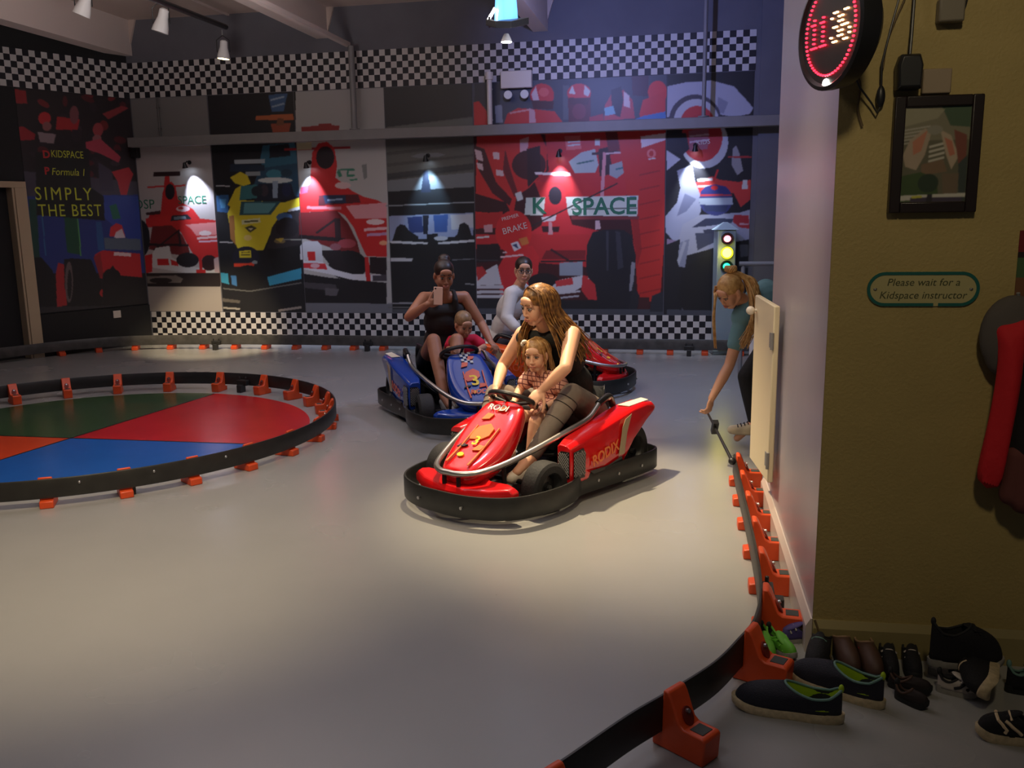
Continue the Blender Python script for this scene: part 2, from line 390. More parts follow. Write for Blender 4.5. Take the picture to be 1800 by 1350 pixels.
# ================================================================== MURALS (printed poster panels, drawn as flat artwork)
class Canvas:
    def __init__(s, a0, a1, z0, z1, res, topos, tocoord, bg=(0, 0, 0)):
        s.a0, s.a1, s.z0, s.z1, s.res = a0, a1, z0, z1, res; s.fn = topos; s.pix = tocoord
        s.nx = int(round((a1-a0)/res))+1; s.nz = int(round((z1-z0)/res))+1
        s.A = np.linspace(a0, a1, s.nx); s.Z = np.linspace(z0, z1, s.nz)
        s.img = np.zeros((s.nz, s.nx, 3)); s.img[:] = C8(*bg)
    def poly(s, pts, col, k=1.0, clip=None):
        P = np.array([s.pix(*p) for p in pts]); c = np.array(C8(*col))
        x0, x1 = P[:, 0].min(), P[:, 0].max(); y0, y1 = P[:, 1].min(), P[:, 1].max()
        i0 = np.searchsorted(s.A, x0); i1 = np.searchsorted(s.A, x1, 'right'); j0 = np.searchsorted(s.Z, y0); j1 = np.searchsorted(s.Z, y1, 'right')
        if clip: i0 = max(i0, np.searchsorted(s.A, clip[0])); i1 = min(i1, np.searchsorted(s.A, clip[1]))
        if i1 <= i0 or j1 <= j0: return s
        X, Y = np.meshgrid(s.A[i0:i1], s.Z[j0:j1]); ins = np.zeros(X.shape, bool); n = len(P)
        for a in range(n):
            xa, ya = P[a]; xb, yb = P[(a+1) % n]
            if ya == yb: continue
            cond = ((ya > Y) != (yb > Y)) & (X < (xb-xa)*(Y-ya)/(yb-ya)+xa); ins ^= cond
        sub = s.img[j0:j1, i0:i1]; sub[ins] = sub[ins]*(1-k)+c*k; return s
    def ell(s, x, y, rx, ry, col, k=1.0, rot=0, clip=None, n=36):
        cr_, sr = math.cos(R(rot)), math.sin(R(rot))
        return s.poly([(x+rx*math.cos(t)*cr_-ry*math.sin(t)*sr, y+rx*math.cos(t)*sr+ry*math.sin(t)*cr_) for t in [2*math.pi*i/n for i in range(n)]], col, k, clip)
    def line(s, x0, y0, x1, y1, wd, col, k=1.0):
        L = math.hypot(x1-x0, y1-y0) or 1; nx_, ny = -(y1-y0)/L*wd/2, (x1-x0)/L*wd/2
        return s.poly([(x0+nx_, y0+ny), (x1+nx_, y1+ny), (x1-nx_, y1-ny), (x0-nx_, y0-ny)], col, k)
    def soften(s, it=1):
        for _ in range(it):
            p = np.pad(s.img, ((1, 1), (1, 1), (0, 0)), 'edge')
            s.img = (p[1:-1, 1:-1]*4+p[:-2, 1:-1]+p[2:, 1:-1]+p[1:-1, :-2]+p[1:-1, 2:])/8
        return s
    def panel(s, name, a0, a1, z0, z1, off, label, m, cat='mural'):
        i0 = int(np.argmin(abs(s.A-a0))); i1 = int(np.argmin(abs(s.A-a1))); j0 = int(np.argmin(abs(s.Z-z0))); j1 = int(np.argmin(abs(s.Z-z1)))
        nx, nz = i1-i0+1, j1-j0+1
        o0 = np.array(s.fn(0, 0, off)); ea = np.array(s.fn(1, 0, off))-o0; ez = np.array(s.fn(0, 1, off))-o0
        AA, ZZ = np.meshgrid(s.A[i0:i1+1], s.Z[j0:j1+1]); co_ = (o0+AA[..., None]*ea+ZZ[..., None]*ez).reshape(-1, 3)
        idx = np.arange(nx*nz).reshape(nz, nx); F = np.stack([idx[:-1, :-1], idx[:-1, 1:], idx[1:, 1:], idx[1:, :-1]], -1).reshape(-1, 4)
        # thin board behind the print
        ob = np.array(s.fn(0, 0, .0015)); cs = [(s.A[i0], s.Z[j0]), (s.A[i1], s.Z[j0]), (s.A[i1], s.Z[j1]), (s.A[i0], s.Z[j1])]
        back = np.array([ob+a*ea+z*ez for a, z in cs]); k = nx*nz; cn = [0, nx-1, nx*nz-1, nx*(nz-1)]
        V = np.vstack([co_, back]); ef = [(k+3, k+2, k+1, k)]+[(cn[q_], k+q_, k+(q_+1) % 4, cn[(q_+1) % 4]) for q_ in range(4)]
        me = bpy.data.meshes.new(name); F = np.vstack([F, np.array(ef)])
        me.vertices.add(len(V)); me.vertices.foreach_set('co', V.ravel()); me.loops.add(F.size); me.loops.foreach_set('vertex_index', F.ravel())
        me.polygons.add(len(F)); me.polygons.foreach_set('loop_start', np.arange(0, F.size, 4)); me.polygons.foreach_set('loop_total', np.full(len(F), 4))
        me.update(calc_edges=True); me.validate()
        at = me.color_attributes.new('print', 'FLOAT_COLOR', 'POINT'); colr = np.ones((len(V), 4)); colr[:k, :3] = s.img[j0:j1+1, i0:i1+1].reshape(-1, 3)*.93+.016; colr[k:, :3] = .05
        at.data.foreach_set('color', colr.ravel()); me.materials.append(m)
        return put(bpy.data.objects.new(name, me), None, label, cat)

m_print = bpy.data.materials.new('printed_poster'); m_print.use_nodes = True
nt = m_print.node_tree; b = nt.nodes['Principled BSDF']; b.inputs['Roughness'].default_value = .42
a_ = nt.nodes.new('ShaderNodeAttribute'); a_.attribute_name = 'print'; nt.links.new(a_.outputs['Color'], b.inputs['Base Color'])

UE = [-5.49, -4.44, -3.30, -2.16, -1.09, 1.13, 2.07]
cv = Canvas(-5.49, 2.07, .41, 3.08, .007, bw, bwpix)
RED = (205, 34, 36); DR = (120, 20, 26); BK = (18, 18, 22); WH = (214, 214, 214); GR = (150, 150, 152); YE = (222, 204, 40); CY = (60, 160, 196)
def cl(i): return (UE[i], UE[i+1])
# --- panel 0: red car on pale ground
c = cl(0)
cv.poly([(200, 100), (400, 100), (400, 600), (200, 600)], (188, 182, 180), clip=c)
cv.poly([(225, 170), (376, 160), (376, 240), (225, 250)], (128, 126, 126), clip=c)
cv.poly([(270, 302), (317, 301), (317, 309), (270, 310)], (46, 14, 20)); cv.line(259, 329, 326, 326, 3, RED)
cv.poly([(290, 310), (298, 310), (300, 330), (288, 330)], RED)
cv.poly([(283, 372), (286, 338), (293, 322), (302, 319), (309, 328), (313, 350), (320, 356), (340, 368), (352, 384), (388, 388), (388, 400), (255, 400), (264, 376)], RED, clip=c)
cv.ell(299, 337, 8.5, 14, (28, 16, 28)); cv.ell(322, 367, 12, 5, (226, 200, 205)); cv.ell(318, 366, 5, 2.5, RED)
cv.poly([(256, 374), (282, 370), (282, 377), (258, 378)], (60, 20, 22))
cv.poly([(256, 384), (300, 378), (345, 384), (388, 392), (388, 452), (345, 456), (330, 430), (318, 408), (300, 398), (258, 398)], (212, 40, 38), clip=c)
cv.poly([(302, 379), (330, 377), (338, 385), (300, 389)], (34, 34, 46)); cv.poly([(306, 381), (326, 380), (328, 385), (306, 386)], (130, 146, 160))
cv.poly([(326, 395), (385, 390), (388, 412), (345, 414), (336, 402)], (236, 150, 150), clip=c)
cv.ell(361, 410, 11, 4.5, (240, 220, 220)); cv.line(347, 419, 384, 416, 4, (240, 200, 200)); cv.line(350, 425, 385, 423, 3, (230, 190, 210))
cv.poly([(268, 398), (302, 396), (320, 412), (332, 436), (336, 452), (300, 446), (262, 438)], (112, 26, 26))
cv.line(270, 440, 316, 404, 3, (30, 14, 18)); cv.line(314, 406, 318, 432, 4, (40, 16, 20)); cv.line(262, 430, 332, 431, 4, (26, 14, 18))
cv.ell(246, 420, 18, 34, BK, clip=c)
cv.poly([(268, 446), (274, 436), (298, 432), (302, 452), (318, 462), (345, 470), (388, 474), (388, 480), (330, 480), (266, 470)], WH, clip=c)
cv.poly([(244, 452), (268, 446), (268, 478), (250, 482)], RED, clip=c); cv.poly([(276, 455), (296, 455), (298, 466), (277, 466)], RED); cv.poly([(300, 456), (312, 460), (314, 468), (302, 466)], RED)
cv.ell(330, 457, 20, 13, (24, 18, 24)); cv.ell(368, 462, 14, 14, (50, 18, 22), clip=c); cv.line(352, 450, 354, 480, 5, RED)
cv.poly([(345, 474), (362, 474), (362, 480), (345, 480)], RED)
cv.poly([(240, 480), (388, 480), (388, 504), (246, 504)], (36, 24, 24), clip=c); cv.poly([(258, 486), (310, 484), (322, 490), (318, 497), (260, 498)], (126, 116, 108)); cv.ell(283, 493, 20, 5, (38, 28, 28))
cv.poly([(250, 504), (390, 504), (390, 560), (250, 560)], (176, 166, 158), clip=c)
cv.poly([(376, 455), (388, 450), (388, 480), (378, 478)], (210, 180, 180), clip=c)
# --- panel 1: yellow nosed car on black
c = cl(1)
cv.poly([(365, 100), (540, 100), (540, 600), (365, 600)], (20, 19, 25), clip=c)
cv.poly([(450, 204), (515, 200), (517, 211), (450, 211)], (176, 92, 48)); cv.poly([(476, 218), (512, 216), (508, 233), (480, 233)], (150, 66, 40)); cv.poly([(488, 208), (498, 208), (500, 220), (486, 220)], (120, 70, 40))
cv.poly([(472, 167), (506, 164), (502, 180), (499, 196), (478, 196)], (58, 92, 134)); cv.line(476, 176, 500, 170, 3, (150, 170, 190)); cv.line(478, 188, 500, 182, 3, (140, 160, 180))
cv.poly([(462, 256), (518, 250), (523, 282), (530, 300), (462, 300), (458, 278)], (46, 104, 128), clip=c); cv.poly([(474, 256), (508, 252), (511, 274), (474, 278)], (18, 20, 34))
cv.poly([(456, 296), (528, 286), (528, 345), (440, 345)], (34, 74, 100), clip=c); cv.ell(482, 306, 14, 8, (60, 130, 150)); cv.ell(504, 304, 10, 7, (30, 60, 80))
cv.poly([(405, 288), (465, 290), (466, 300), (404, 302)], (26, 44, 66))
cv.poly([(412, 281), (466, 280), (466, 287), (413, 288)], (176, 186, 190)); cv.line(432, 306, 458, 305, 7, (150, 160, 166))
cv.ell(484, 317, 30, 5, (206, 214, 214)); cv.poly([(455, 323), (512, 323), (520, 350), (448, 352)], (22, 30, 50)); cv.poly([(479, 318), (489, 318), (488, 348), (480, 348)], (150, 168, 190)); cv.ell(465, 335, 7, 10, (60, 50, 60)); cv.ell(504, 334, 8, 12, (26, 36, 74))
cv.line(380, 327, 404, 327, 2, (180, 186, 190)); cv.poly([(380, 344), (402, 342), (402, 374), (382, 372)], (42, 96, 150)); cv.poly([(386, 350), (398, 350), (396, 366), (388, 366)], (80, 150, 200))
cv.poly([(408, 345), (414, 332), (424, 326), (424, 346), (418, 362), (410, 366), (400, 360)], YE)
cv.poly([(405, 312), (423, 302), (435, 308), (441, 323), (428, 327), (413, 322)], YE)
cv.poly([(424, 327), (452, 324), (452, 348), (421, 352)], (54, 118, 124)); cv.ell(452, 336, 10, 9, (30, 40, 48))
cv.poly([(400, 376), (410, 352), (424, 352), (500, 356), (530, 346), (530, 364), (508, 370), (492, 384), (480, 400), (470, 424), (463, 440), (420, 440), (408, 416)], YE, clip=c)
cv.poly([(424, 354), (494, 354), (476, 378), (421, 378)], (40, 84, 92)); cv.poly([(430, 357), (486, 357), (472, 375), (428, 375)], (94, 150, 156))
cv.poly([(508, 368), (530, 362), (530, 374), (500, 382)], (214, 218, 220), clip=c)
cv.poly([(403, 380), (412, 378), (414, 430), (406, 420)], (176, 120, 60)); cv.line(425, 391, 458, 387, 8, (224, 222, 170)); cv.line(430, 390, 454, 388, 3, (90, 90, 50)); cv.poly([(430, 400), (442, 396), (452, 401), (440, 409)], (70, 66, 40)); cv.poly([(436, 401), (446, 401), (441, 405)], (220, 210, 180)); cv.ell(436, 418, 7, 5, (230, 204, 120))
cv.poly([(478, 400), (496, 374), (530, 368), (530, 430), (500, 440), (470, 436)], (42, 36, 40), clip=c); cv.ell(500, 382, 14, 8, (60, 94, 140)); cv.ell(492, 424, 10, 4, (120, 104, 66)); cv.line(486, 421, 530, 421, 1.8, (150, 150, 140)); cv.line(386, 426, 410, 426, 2, (190, 190, 190)); cv.ell(505, 400, 20, 18, (28, 22, 28), clip=c); cv.poly([(484, 420), (500, 418), (494, 426)], (190, 160, 60))
cv.ell(433, 452, 24, 19, (24, 24, 44)); cv.poly([(421, 441), (441, 440), (442, 453), (421, 453)], YE); cv.line(424, 444, 440, 443, 1.5, (60, 50, 30)); cv.line(424, 448, 440, 448, 1.5, (60, 50, 30)); cv.poly([(411, 463), (448, 462), (446, 469), (412, 469)], (224, 66, 36)); cv.ell(448, 461, 5, 3, (150, 160, 160))
cv.ell(436, 490, 28, 24, (14, 12, 16)); cv.poly([(470, 440), (530, 430), (530, 470), (480, 480)], (15, 13, 16), clip=c)
cv.poly([(388, 479), (401, 481), (403, 500), (389, 496)], CY, clip=c); cv.poly([(406, 484), (416, 485), (417, 503), (408, 500)], (70, 130, 190)); cv.poly([(470, 487), (530, 471), (530, 490), (474, 502)], CY, clip=c)
cv.line(392, 507, 440, 512, 2, (110, 110, 108)); cv.line(440, 512, 530, 497, 2, (110, 110, 108)); cv.poly([(390, 524), (422, 528), (422, 533), (390, 530)], (100, 94, 88), clip=c); cv.line(392, 541, 422, 543, 3, (176, 170, 160)); cv.line(490, 546, 530, 540, 4, (160, 150, 140))
# --- panel 2: large red car on pale ground
c = cl(2)
cv.poly([(520, 100), (690, 100), (690, 600), (520, 600)], (186, 184, 182), clip=c)
cv.poly([(520, 100), (690, 100), (690, 232), (520, 240)], (168, 166, 164), clip=c)
cv.poly([(530, 223), (560, 221), (560, 218), (582, 217), (584, 220), (597, 221), (596, 230), (530, 233)], (140, 32, 30), clip=c)
cv.line(500, 263, 616, 259, 4.5, (176, 36, 40)); cv.poly([(520, 252), (548, 250), (548, 262), (520, 264)], (200, 190, 150), clip=c)
cv.line(594, 299, 622, 297, 3, (60, 130, 110)); cv.poly([(610, 297), (624, 297), (624, 300), (613, 301), (613, 307), (624, 307), (624, 310), (610, 311)], (50, 132, 104)); cv.poly([(636, 290), (645, 288), (646, 312), (640, 316)], (130, 134, 132)); cv.poly([(592, 302), (598, 300), (602, 310), (596, 312)], (50, 132, 104)); cv.poly([(614, 315), (628, 314), (628, 317), (616, 318)], (60, 140, 110))
cv.poly([(545, 322), (549, 268), (560, 252), (575, 249), (588, 260), (593, 290), (590, 312), (602, 322), (620, 336), (640, 346), (664, 352), (680, 360), (680, 372), (520, 372), (520, 344), (534, 336)], RED, clip=c)
cv.ell(572, 277, 16, 20, (36, 18, 28)); cv.ell(603, 326, 14, 6, (222, 190, 190)); cv.poly([(560, 343), (630, 342), (634, 356), (560, 362)], (90, 18, 30)); cv.poly([(568, 343), (607, 343), (609, 357), (572, 358)], (36, 52, 84)); cv.line(576, 352, 602, 350, 3, (150, 170, 200))
cv.poly([(528, 330), (542, 324), (541, 338), (528, 342)], (190, 60, 90))
cv.poly([(525, 368), (560, 366), (590, 364), (620, 358), (680, 356), (680, 452), (644, 450), (632, 424), (622, 400), (606, 378), (590, 370), (526, 374)], (208, 36, 38), clip=c)
cv.poly([(608, 362), (680, 356), (680, 384), (624, 384)], (230, 160, 166), clip=c); cv.ell(660, 390, 16, 5, (238, 214, 214)); cv.line(640, 404, 680, 401, 5, (238, 190, 194)); cv.line(645, 413, 680, 411, 5, (196, 150, 190)); cv.ell(674, 427, 7, 4, (240, 170, 130)); cv.line(540, 365, 600, 366, 5, (230, 140, 150))
cv.poly([(526, 374), (592, 370), (612, 392), (628, 424), (634, 448), (600, 442), (560, 428), (526, 416)], (120, 26, 30)); cv.line(556, 410, 592, 384, 4, (36, 18, 22)); cv.poly([(588, 384), (598, 384), (600, 420), (590, 420)], (44, 18, 24)); cv.line(526, 416, 606, 422, 7, (30, 16, 20)); cv.ell(610, 428, 16, 8, (170, 70, 80)); cv.ell(590, 434, 10, 6, (150, 90, 100))
cv.ell(612, 466, 34, 26, (22, 16, 22)); cv.poly([(560, 440), (600, 440), (610, 476), (585, 472)], (30, 20, 26)); cv.poly([(650, 452), (680, 452), (680, 484), (650, 480)], (34, 20, 26), clip=c)
cv.poly([(528, 432), (536, 424), (558, 424), (566, 432), (568, 462), (528, 456)], (206, 206, 214)); cv.poly([(540, 442), (554, 442), (555, 458), (542, 458)], RED)
cv.poly([(526, 457), (566, 460), (588, 474), (620, 482), (680, 483), (680, 494), (624, 493), (580, 482), (528, 472)], (222, 222, 230), clip=c); cv.poly([(533, 462), (572, 463), (576, 474), (534, 471)], (214, 50, 60)); cv.ell(554, 467, 8, 4, (230, 180, 190)); cv.poly([(641, 452), (648, 452), (652, 497), (644, 497)], RED)
cv.poly([(655, 484), (680, 483), (680, 494), (655, 494)], (70, 64, 74), clip=c)
cv.poly([(528, 480), (580, 488), (680, 497), (680, 534), (530, 532)], (24, 20, 25), clip=c); cv.poly([(534, 496), (590, 500), (594, 512), (536, 506)], (70, 66, 72)); cv.poly([(572, 506), (596, 508), (592, 520), (572, 519)], (96, 92, 98))
cv.poly([(530, 532), (690, 534), (690, 560), (530, 560)], (116, 118, 126), clip=c)
# --- panel 3: black car rear view
c = cl(3)
cv.poly([(670, 100), (840, 100), (840, 600), (670, 600)], (96, 96, 92), clip=c)
cv.poly([(670, 100), (840, 100), (840, 204), (676, 224)], (40, 40, 42), clip=c); cv.poly([(676, 226), (840, 206), (840, 224), (676, 232)], (104, 106, 102), clip=c)
for y, k in ((262, .5), (282, .45), (306, .55)): cv.poly([(676, y+6), (840, y-12), (840, y-8), (676, y+12)], (52, 54, 52), k, clip=c)
cv.poly([(676, 306), (840, 286), (840, 296), (676, 316)], (50, 52, 54), .8, clip=c); cv.poly([(676, 318), (840, 302), (840, 328), (676, 338)], (124, 128, 132), clip=c)
cv.poly([(678, 337), (840, 328), (840, 560), (678, 560)], (17, 17, 22), clip=c); cv.poly([(745, 300), (752, 300), (758, 338), (740, 338)], (24, 28, 50))
cv.poly([(722, 275), (736, 270), (768, 268), (784, 272), (770, 276), (736, 278)], (120, 124, 128)); cv.line(678, 362, 840, 355, 2, (150, 156, 160))
cv.poly([(682, 380), (832, 374), (832, 414), (682, 424)], (150, 162, 196), clip=c); cv.poly([(716, 382), (742, 380), (744, 408), (720, 410)], (44, 62, 120)); cv.poly([(762, 378), (788, 377), (786, 408), (764, 408)], (58, 92, 160)); cv.poly([(792, 378), (832, 376), (832, 400), (794, 404)], (196, 200, 208), clip=c); cv.poly([(743, 378), (754, 378), (752, 412), (744, 412)], (20, 24, 44))
cv.poly([(690, 422), (697, 400), (704, 394), (712, 396), (720, 406), (736, 416), (736, 430), (686, 430)], (15, 16, 20)); cv.poly([(790, 424), (804, 412), (808, 394), (816, 391), (824, 396), (830, 416), (834, 430), (786, 430)], (15, 16, 20), clip=c); cv.poly([(750, 412), (770, 410), (770, 440), (750, 440)], (14, 14, 18)); cv.ell(775, 419, 12, 4, (190, 196, 206)); cv.line(682, 425, 752, 428, 4, (206, 208, 212)); cv.line(770, 428, 834, 423, 4, (206, 208, 212)); cv.poly([(680, 428), (834, 430), (834, 460), (680, 460)], (15, 15, 18), clip=c); cv.line(682, 425, 732, 428, 3, (206, 208, 212))
cv.poly([(681, 453), (726, 454), (724, 459), (681, 459)], (196, 196, 200)); cv.line(795, 457, 834, 455, 1.6, (110, 110, 116)); cv.line(682, 533, 728, 533, 2.5, (150, 150, 154)); cv.line(818, 499, 834, 500, 2, (150, 150, 150)); cv.line(682, 540, 840, 541, 2, (110, 110, 110)); cv.poly([(682, 543), (834, 543), (834, 552), (682, 552)], (80, 82, 88), clip=c)
# --- panel 4: red pit crew round a red car
c = cl(4)
cv.poly([(825, 100), (1180, 100), (1180, 232), (825, 240)], (66, 70, 84), clip=c); cv.poly([(825, 228), (1180, 212), (1180, 560), (825, 560)], (66, 18, 24), clip=c)
cv.poly([(834, 130), (880, 128), (878, 220), (834, 226)], (44, 44, 50), clip=c); cv.poly([(990, 150), (1000, 150), (1000, 210), (990, 210)], (90, 94, 104))
cv.poly([(833, 180), (842, 178), (856, 196), (858, 220), (834, 224)], RED, clip=c); cv.poly([(870, 186), (882, 184), (884, 216), (872, 216)], (140, 146, 160))
cv.poly([(886, 218), (892, 200), (910, 190), (940, 192), (975, 196), (990, 216)], (200, 44, 44)); cv.poly([(930, 190), (940, 194), (942, 216), (930, 216)], (206, 160, 170)); cv.line(896, 199, 930, 193, 3, (220, 150, 150))
cv.ell(953, 168, 21, 21, (200, 44, 50)); cv.poly([(934, 166), (942, 152), (948, 176), (938, 180)], (216, 190, 196)); cv.poly([(934, 176), (974, 178), (972, 192), (938, 192)], (70, 22, 34)); cv.ell(956, 162, 9, 8, (220, 90, 90))
cv.poly([(1000, 216), (998, 170), (1038, 168), (1038, 216)], (96, 26, 40)); cv.ell(1018, 164, 21, 17, (206, 54, 58)); cv.poly([(1000, 164), (1006, 150), (1012, 166)], WH); cv.poly([(1028, 150), (1038, 160), (1034, 170), (1026, 166)], WH); cv.poly([(1000, 172), (1036, 172), (1034, 184), (1002, 184)], (80, 24, 36)); cv.ell(1018, 196, 12, 14, (120, 40, 56)); cv.poly([(1036, 206), (1060, 200), (1062, 216), (1036, 218)], (170, 44, 60))
cv.poly([(1062, 212), (1064, 184), (1078, 160), (1096, 158), (1112, 176), (1116, 208)], (186, 60, 70)); cv.poly([(1096, 160), (1106, 168), (1108, 190), (1096, 186)], (220, 200, 206)); cv.poly([(1074, 158), (1092, 152), (1096, 176), (1090, 206), (1076, 200)], (40, 32, 50)); cv.poly([(1062, 190), (1078, 186), (1082, 200), (1064, 204)], (130, 180, 206))
cv.poly([(1110, 130), (1140, 132), (1140, 170), (1112, 168)], (70, 36, 56)); cv.ell(1156, 162, 17, 20, (212, 44, 46), clip=c); cv.poly([(1124, 200), (1130, 176), (1146, 170), (1170, 160), (1170, 210), (1126, 212)], (206, 40, 42), clip=c); cv.poly([(1112, 212), (1130, 204), (1170, 196), (1170, 212)], (70, 120, 190), clip=c)
# below the beam
cv.poly([(838, 240), (948, 232), (962, 262), (960, 300), (930, 330), (908, 345), (902, 380), (836, 378)], (206, 44, 42), clip=c)
cv.poly([(836, 256), (852, 262), (872, 320), (900, 350), (896, 362), (866, 340), (842, 300)], (74, 20, 28)); cv.poly([(834, 262), (846, 266), (850, 284), (838, 280)], (220, 190, 196), clip=c); cv.poly([(838, 286), (848, 288), (850, 300), (840, 296)], (220, 190, 196)); cv.poly([(866, 268), (878, 268), (878, 280), (868, 280)], (224, 196, 200)); cv.poly([(872, 298), (884, 300), (886, 310), (872, 308)], (224, 196, 200)); cv.poly([(914, 246), (930, 240), (926, 280), (914, 276)], (220, 170, 176)); cv.poly([(888, 262), (898, 300), (912, 344), (904, 346), (884, 300)], (110, 24, 32)); cv.poly([(905, 340), (916, 336), (920, 350), (910, 354)], WH)
cv.poly([(836, 340), (890, 356), (900, 378), (836, 372)], (58, 16, 24), clip=c); cv.poly([(835, 376), (884, 372), (880, 400), (835, 402)], (190, 40, 42), clip=c); cv.poly([(850, 396), (866, 394), (866, 408), (852, 408)], (210, 160, 166))
cv.ell(930, 290, 30, 26, (70, 24, 30)); cv.poly([(926, 262), (950, 256), (950, 306), (928, 330)], (50, 22, 30))
cv.poly([(958, 232), (1080, 226), (1100, 260), (1120, 330), (1090, 350), (1000, 352), (950, 346), (940, 320), (965, 300)], (198, 40, 44)); cv.poly([(992, 240), (1020, 238), (1022, 262), (996, 264)], (222, 110, 110)); cv.line(998, 250, 1020, 248, 2.5, WH); cv.line(998, 256, 1020, 254, 2.5, WH); cv.poly([(1046, 244), (1054, 244), (1054, 256), (1046, 256)], WH)
cv.poly([(1000, 284), (1022, 268), (1046, 262), (1052, 290), (1046, 304), (1010, 304)], (176, 190, 196)); cv.line(1014, 288, 1044, 282, 3, (60, 110, 110)); cv.poly([(1052, 262), (1070, 258), (1078, 306), (1054, 310)], (52, 22, 30)); cv.poly([(1072, 290), (1098, 282), (1102, 300), (1084, 314), (1072, 308)], (160, 168, 176)); cv.line(1082, 298, 1098, 294, 3, (60, 120, 130))
cv.poly([(1064, 232), (1100, 228), (1094, 262), (1070, 268)], (110, 26, 34)); cv.poly([(1040, 268), (1096, 264), (1096, 270), (1040, 273)], (60, 26, 34)); cv.poly([(1060, 268), (1066, 268), (1061, 348), (1055, 348)], (216, 150, 160)); cv.line(1065, 270, 1094, 268, 3, (220, 190, 196))
cv.poly([(940, 303), (1002, 303), (1004, 309), (942, 307)], (240, 226, 230)); cv.poly([(946, 307), (1000, 309), (990, 322), (950, 320)], (186, 40, 50))
cv.poly([(1085, 232), (1120, 226), (1170, 222), (1168, 420), (1160, 530), (1122, 530), (1116, 440), (1104, 350), (1096, 300)], (200, 42, 36), clip=c)
cv.poly([(1126, 240), (1170, 234), (1170, 246), (1128, 260)], (230, 214, 220), clip=c); cv.ell(1145, 270, 8, 8, (226, 120, 120)); cv.ell(1145, 270, 4, 5, (200, 42, 36)); cv.line(1140, 280, 1152, 278, 2, WH)
for y in range(300, 525, 26): cv.line(1124, y+8, 1160, y, 2.5, (150, 28, 30), .8)
cv.poly([(1104, 340), (1120, 360), (1128, 440), (1120, 470), (1112, 400)], (150, 30, 32), .7)
cv.poly([(925, 348), (1122, 344), (1120, 380), (922, 378)], (214, 222, 214))
cv.poly([(1004, 380), (1124, 380), (1122, 386), (1004, 386)], (130, 50, 54)); cv.line(1004, 368, 1120, 366, 1.5, (70, 80, 76)); cv.poly([(1107, 345), (1118, 345), (1116, 351), (1107, 351)], (80, 130, 200))
cv.poly([(956, 372), (960, 332), (968, 325), (984, 325), (993, 332), (998, 372), (1006, 395), (1046, 404), (1070, 410), (1040, 428), (930, 430), (930, 410), (952, 396)], (206, 44, 54)); cv.ell(976, 344, 11.5, 16, (32, 24, 40)); cv.poly([(952, 382), (978, 378), (976, 388), (954, 390)], (210, 200, 210)); cv.poly([(952, 398), (984, 398), (982, 408), (954, 408)], (60, 20, 30)); cv.poly([(964, 390), (970, 390), (972, 414), (964, 414)], (210, 150, 160)); cv.poly([(1046, 388), (1054, 388), (1056, 402), (1046, 404)], (220, 190, 196))
cv.poly([(836, 412), (1030, 412), (1110, 416), (1118, 440), (1040, 470), (950, 462), (928, 440), (836, 438)], (196, 42, 48), clip=c); cv.line(838, 418, 860, 416, 3, WH)
cv.poly([(838, 430), (880, 428), (880, 458), (838, 462)], (34, 22, 28), clip=c); cv.poly([(960, 440), (1030, 440), (1028, 456), (952, 456)], (130, 28, 36)); cv.line(968, 438, 1034, 480, 4, (60, 26, 34)); cv.line(950, 460, 1030, 458, 3, (40, 30, 36)); cv.line(836, 457, 876, 458, 2, (60, 60, 66))
cv.poly([(876, 470), (892, 440), (936, 432), (948, 452), (944, 500), (930, 520), (880, 520)], (210, 44, 50)); cv.line(880, 452, 920, 448, 3, (230, 190, 196)); cv.line(884, 444, 916, 440, 2.5, (230, 190, 196))
cv.ell(903, 408, 32, 38, (214, 42, 44)); cv.line(934, 398, 1086, 322, 2.6, (40, 30, 34)); cv.poly([(898, 428), (910, 424), (916, 436), (904, 442)], (220, 220, 230)); cv.poly([(912, 420), (926, 416), (930, 428), (918, 432)], (206, 120, 60)); cv.poly([(900, 431), (908, 428), (912, 438)], (40, 60, 110))
cv.ell(956, 496, 28, 16, (30, 22, 28)); cv.poly([(984, 462), (1024, 460), (1024, 484), (984, 484)], (150, 160, 176))
cv.poly([(836, 486), (874, 464), (876, 474), (882, 500), (836, 502)], (206, 206, 214), clip=c); cv.poly([(836, 470), (848, 468), (856, 480), (840, 494)], (190, 50, 50), clip=c)
for y in (504, 513, 521): cv.poly([(836, y-2), (884, y-3), (886, y+3), (836, y+3)], (200, 200, 208), clip=c)
cv.poly([(960, 512), (984, 492), (1024, 484), (1030, 500), (1010, 512), (962, 520)], (206, 206, 216)); cv.poly([(976, 494), (1006, 488), (1008, 500), (978, 504)], (208, 60, 66)); cv.poly([(1024, 484), (1054, 488), (1048, 502), (1056, 528), (1034, 526), (1022, 510)], (200, 50, 56)); cv.line(962, 518, 1020, 512, 3, (200, 200, 210)); cv.line(962, 526, 1018, 520, 3, (180, 180, 190)); cv.line(1034, 489, 1052, 488, 4, (230, 200, 200))
cv.poly([(836, 524), (1060, 528), (1060, 545), (836, 545)], (26, 26, 32), clip=c)
cv.poly([(1030, 470), (1032, 430), (1042, 408), (1060, 404), (1096, 404), (1110, 414), (1118, 450), (1116, 510), (1104, 545), (1052, 545), (1046, 500), (1034, 488)], (26, 27, 36)); cv.poly([(1066, 406), (1070, 406), (1070, 476), (1066, 476)], (70, 72, 84), .7); cv.poly([(1082, 406), (1090, 408), (1096, 470), (1086, 474)], (64, 66, 78), .7); cv.poly([(1110, 460), (1117, 462), (1112, 510), (1106, 512)], (150, 150, 160))
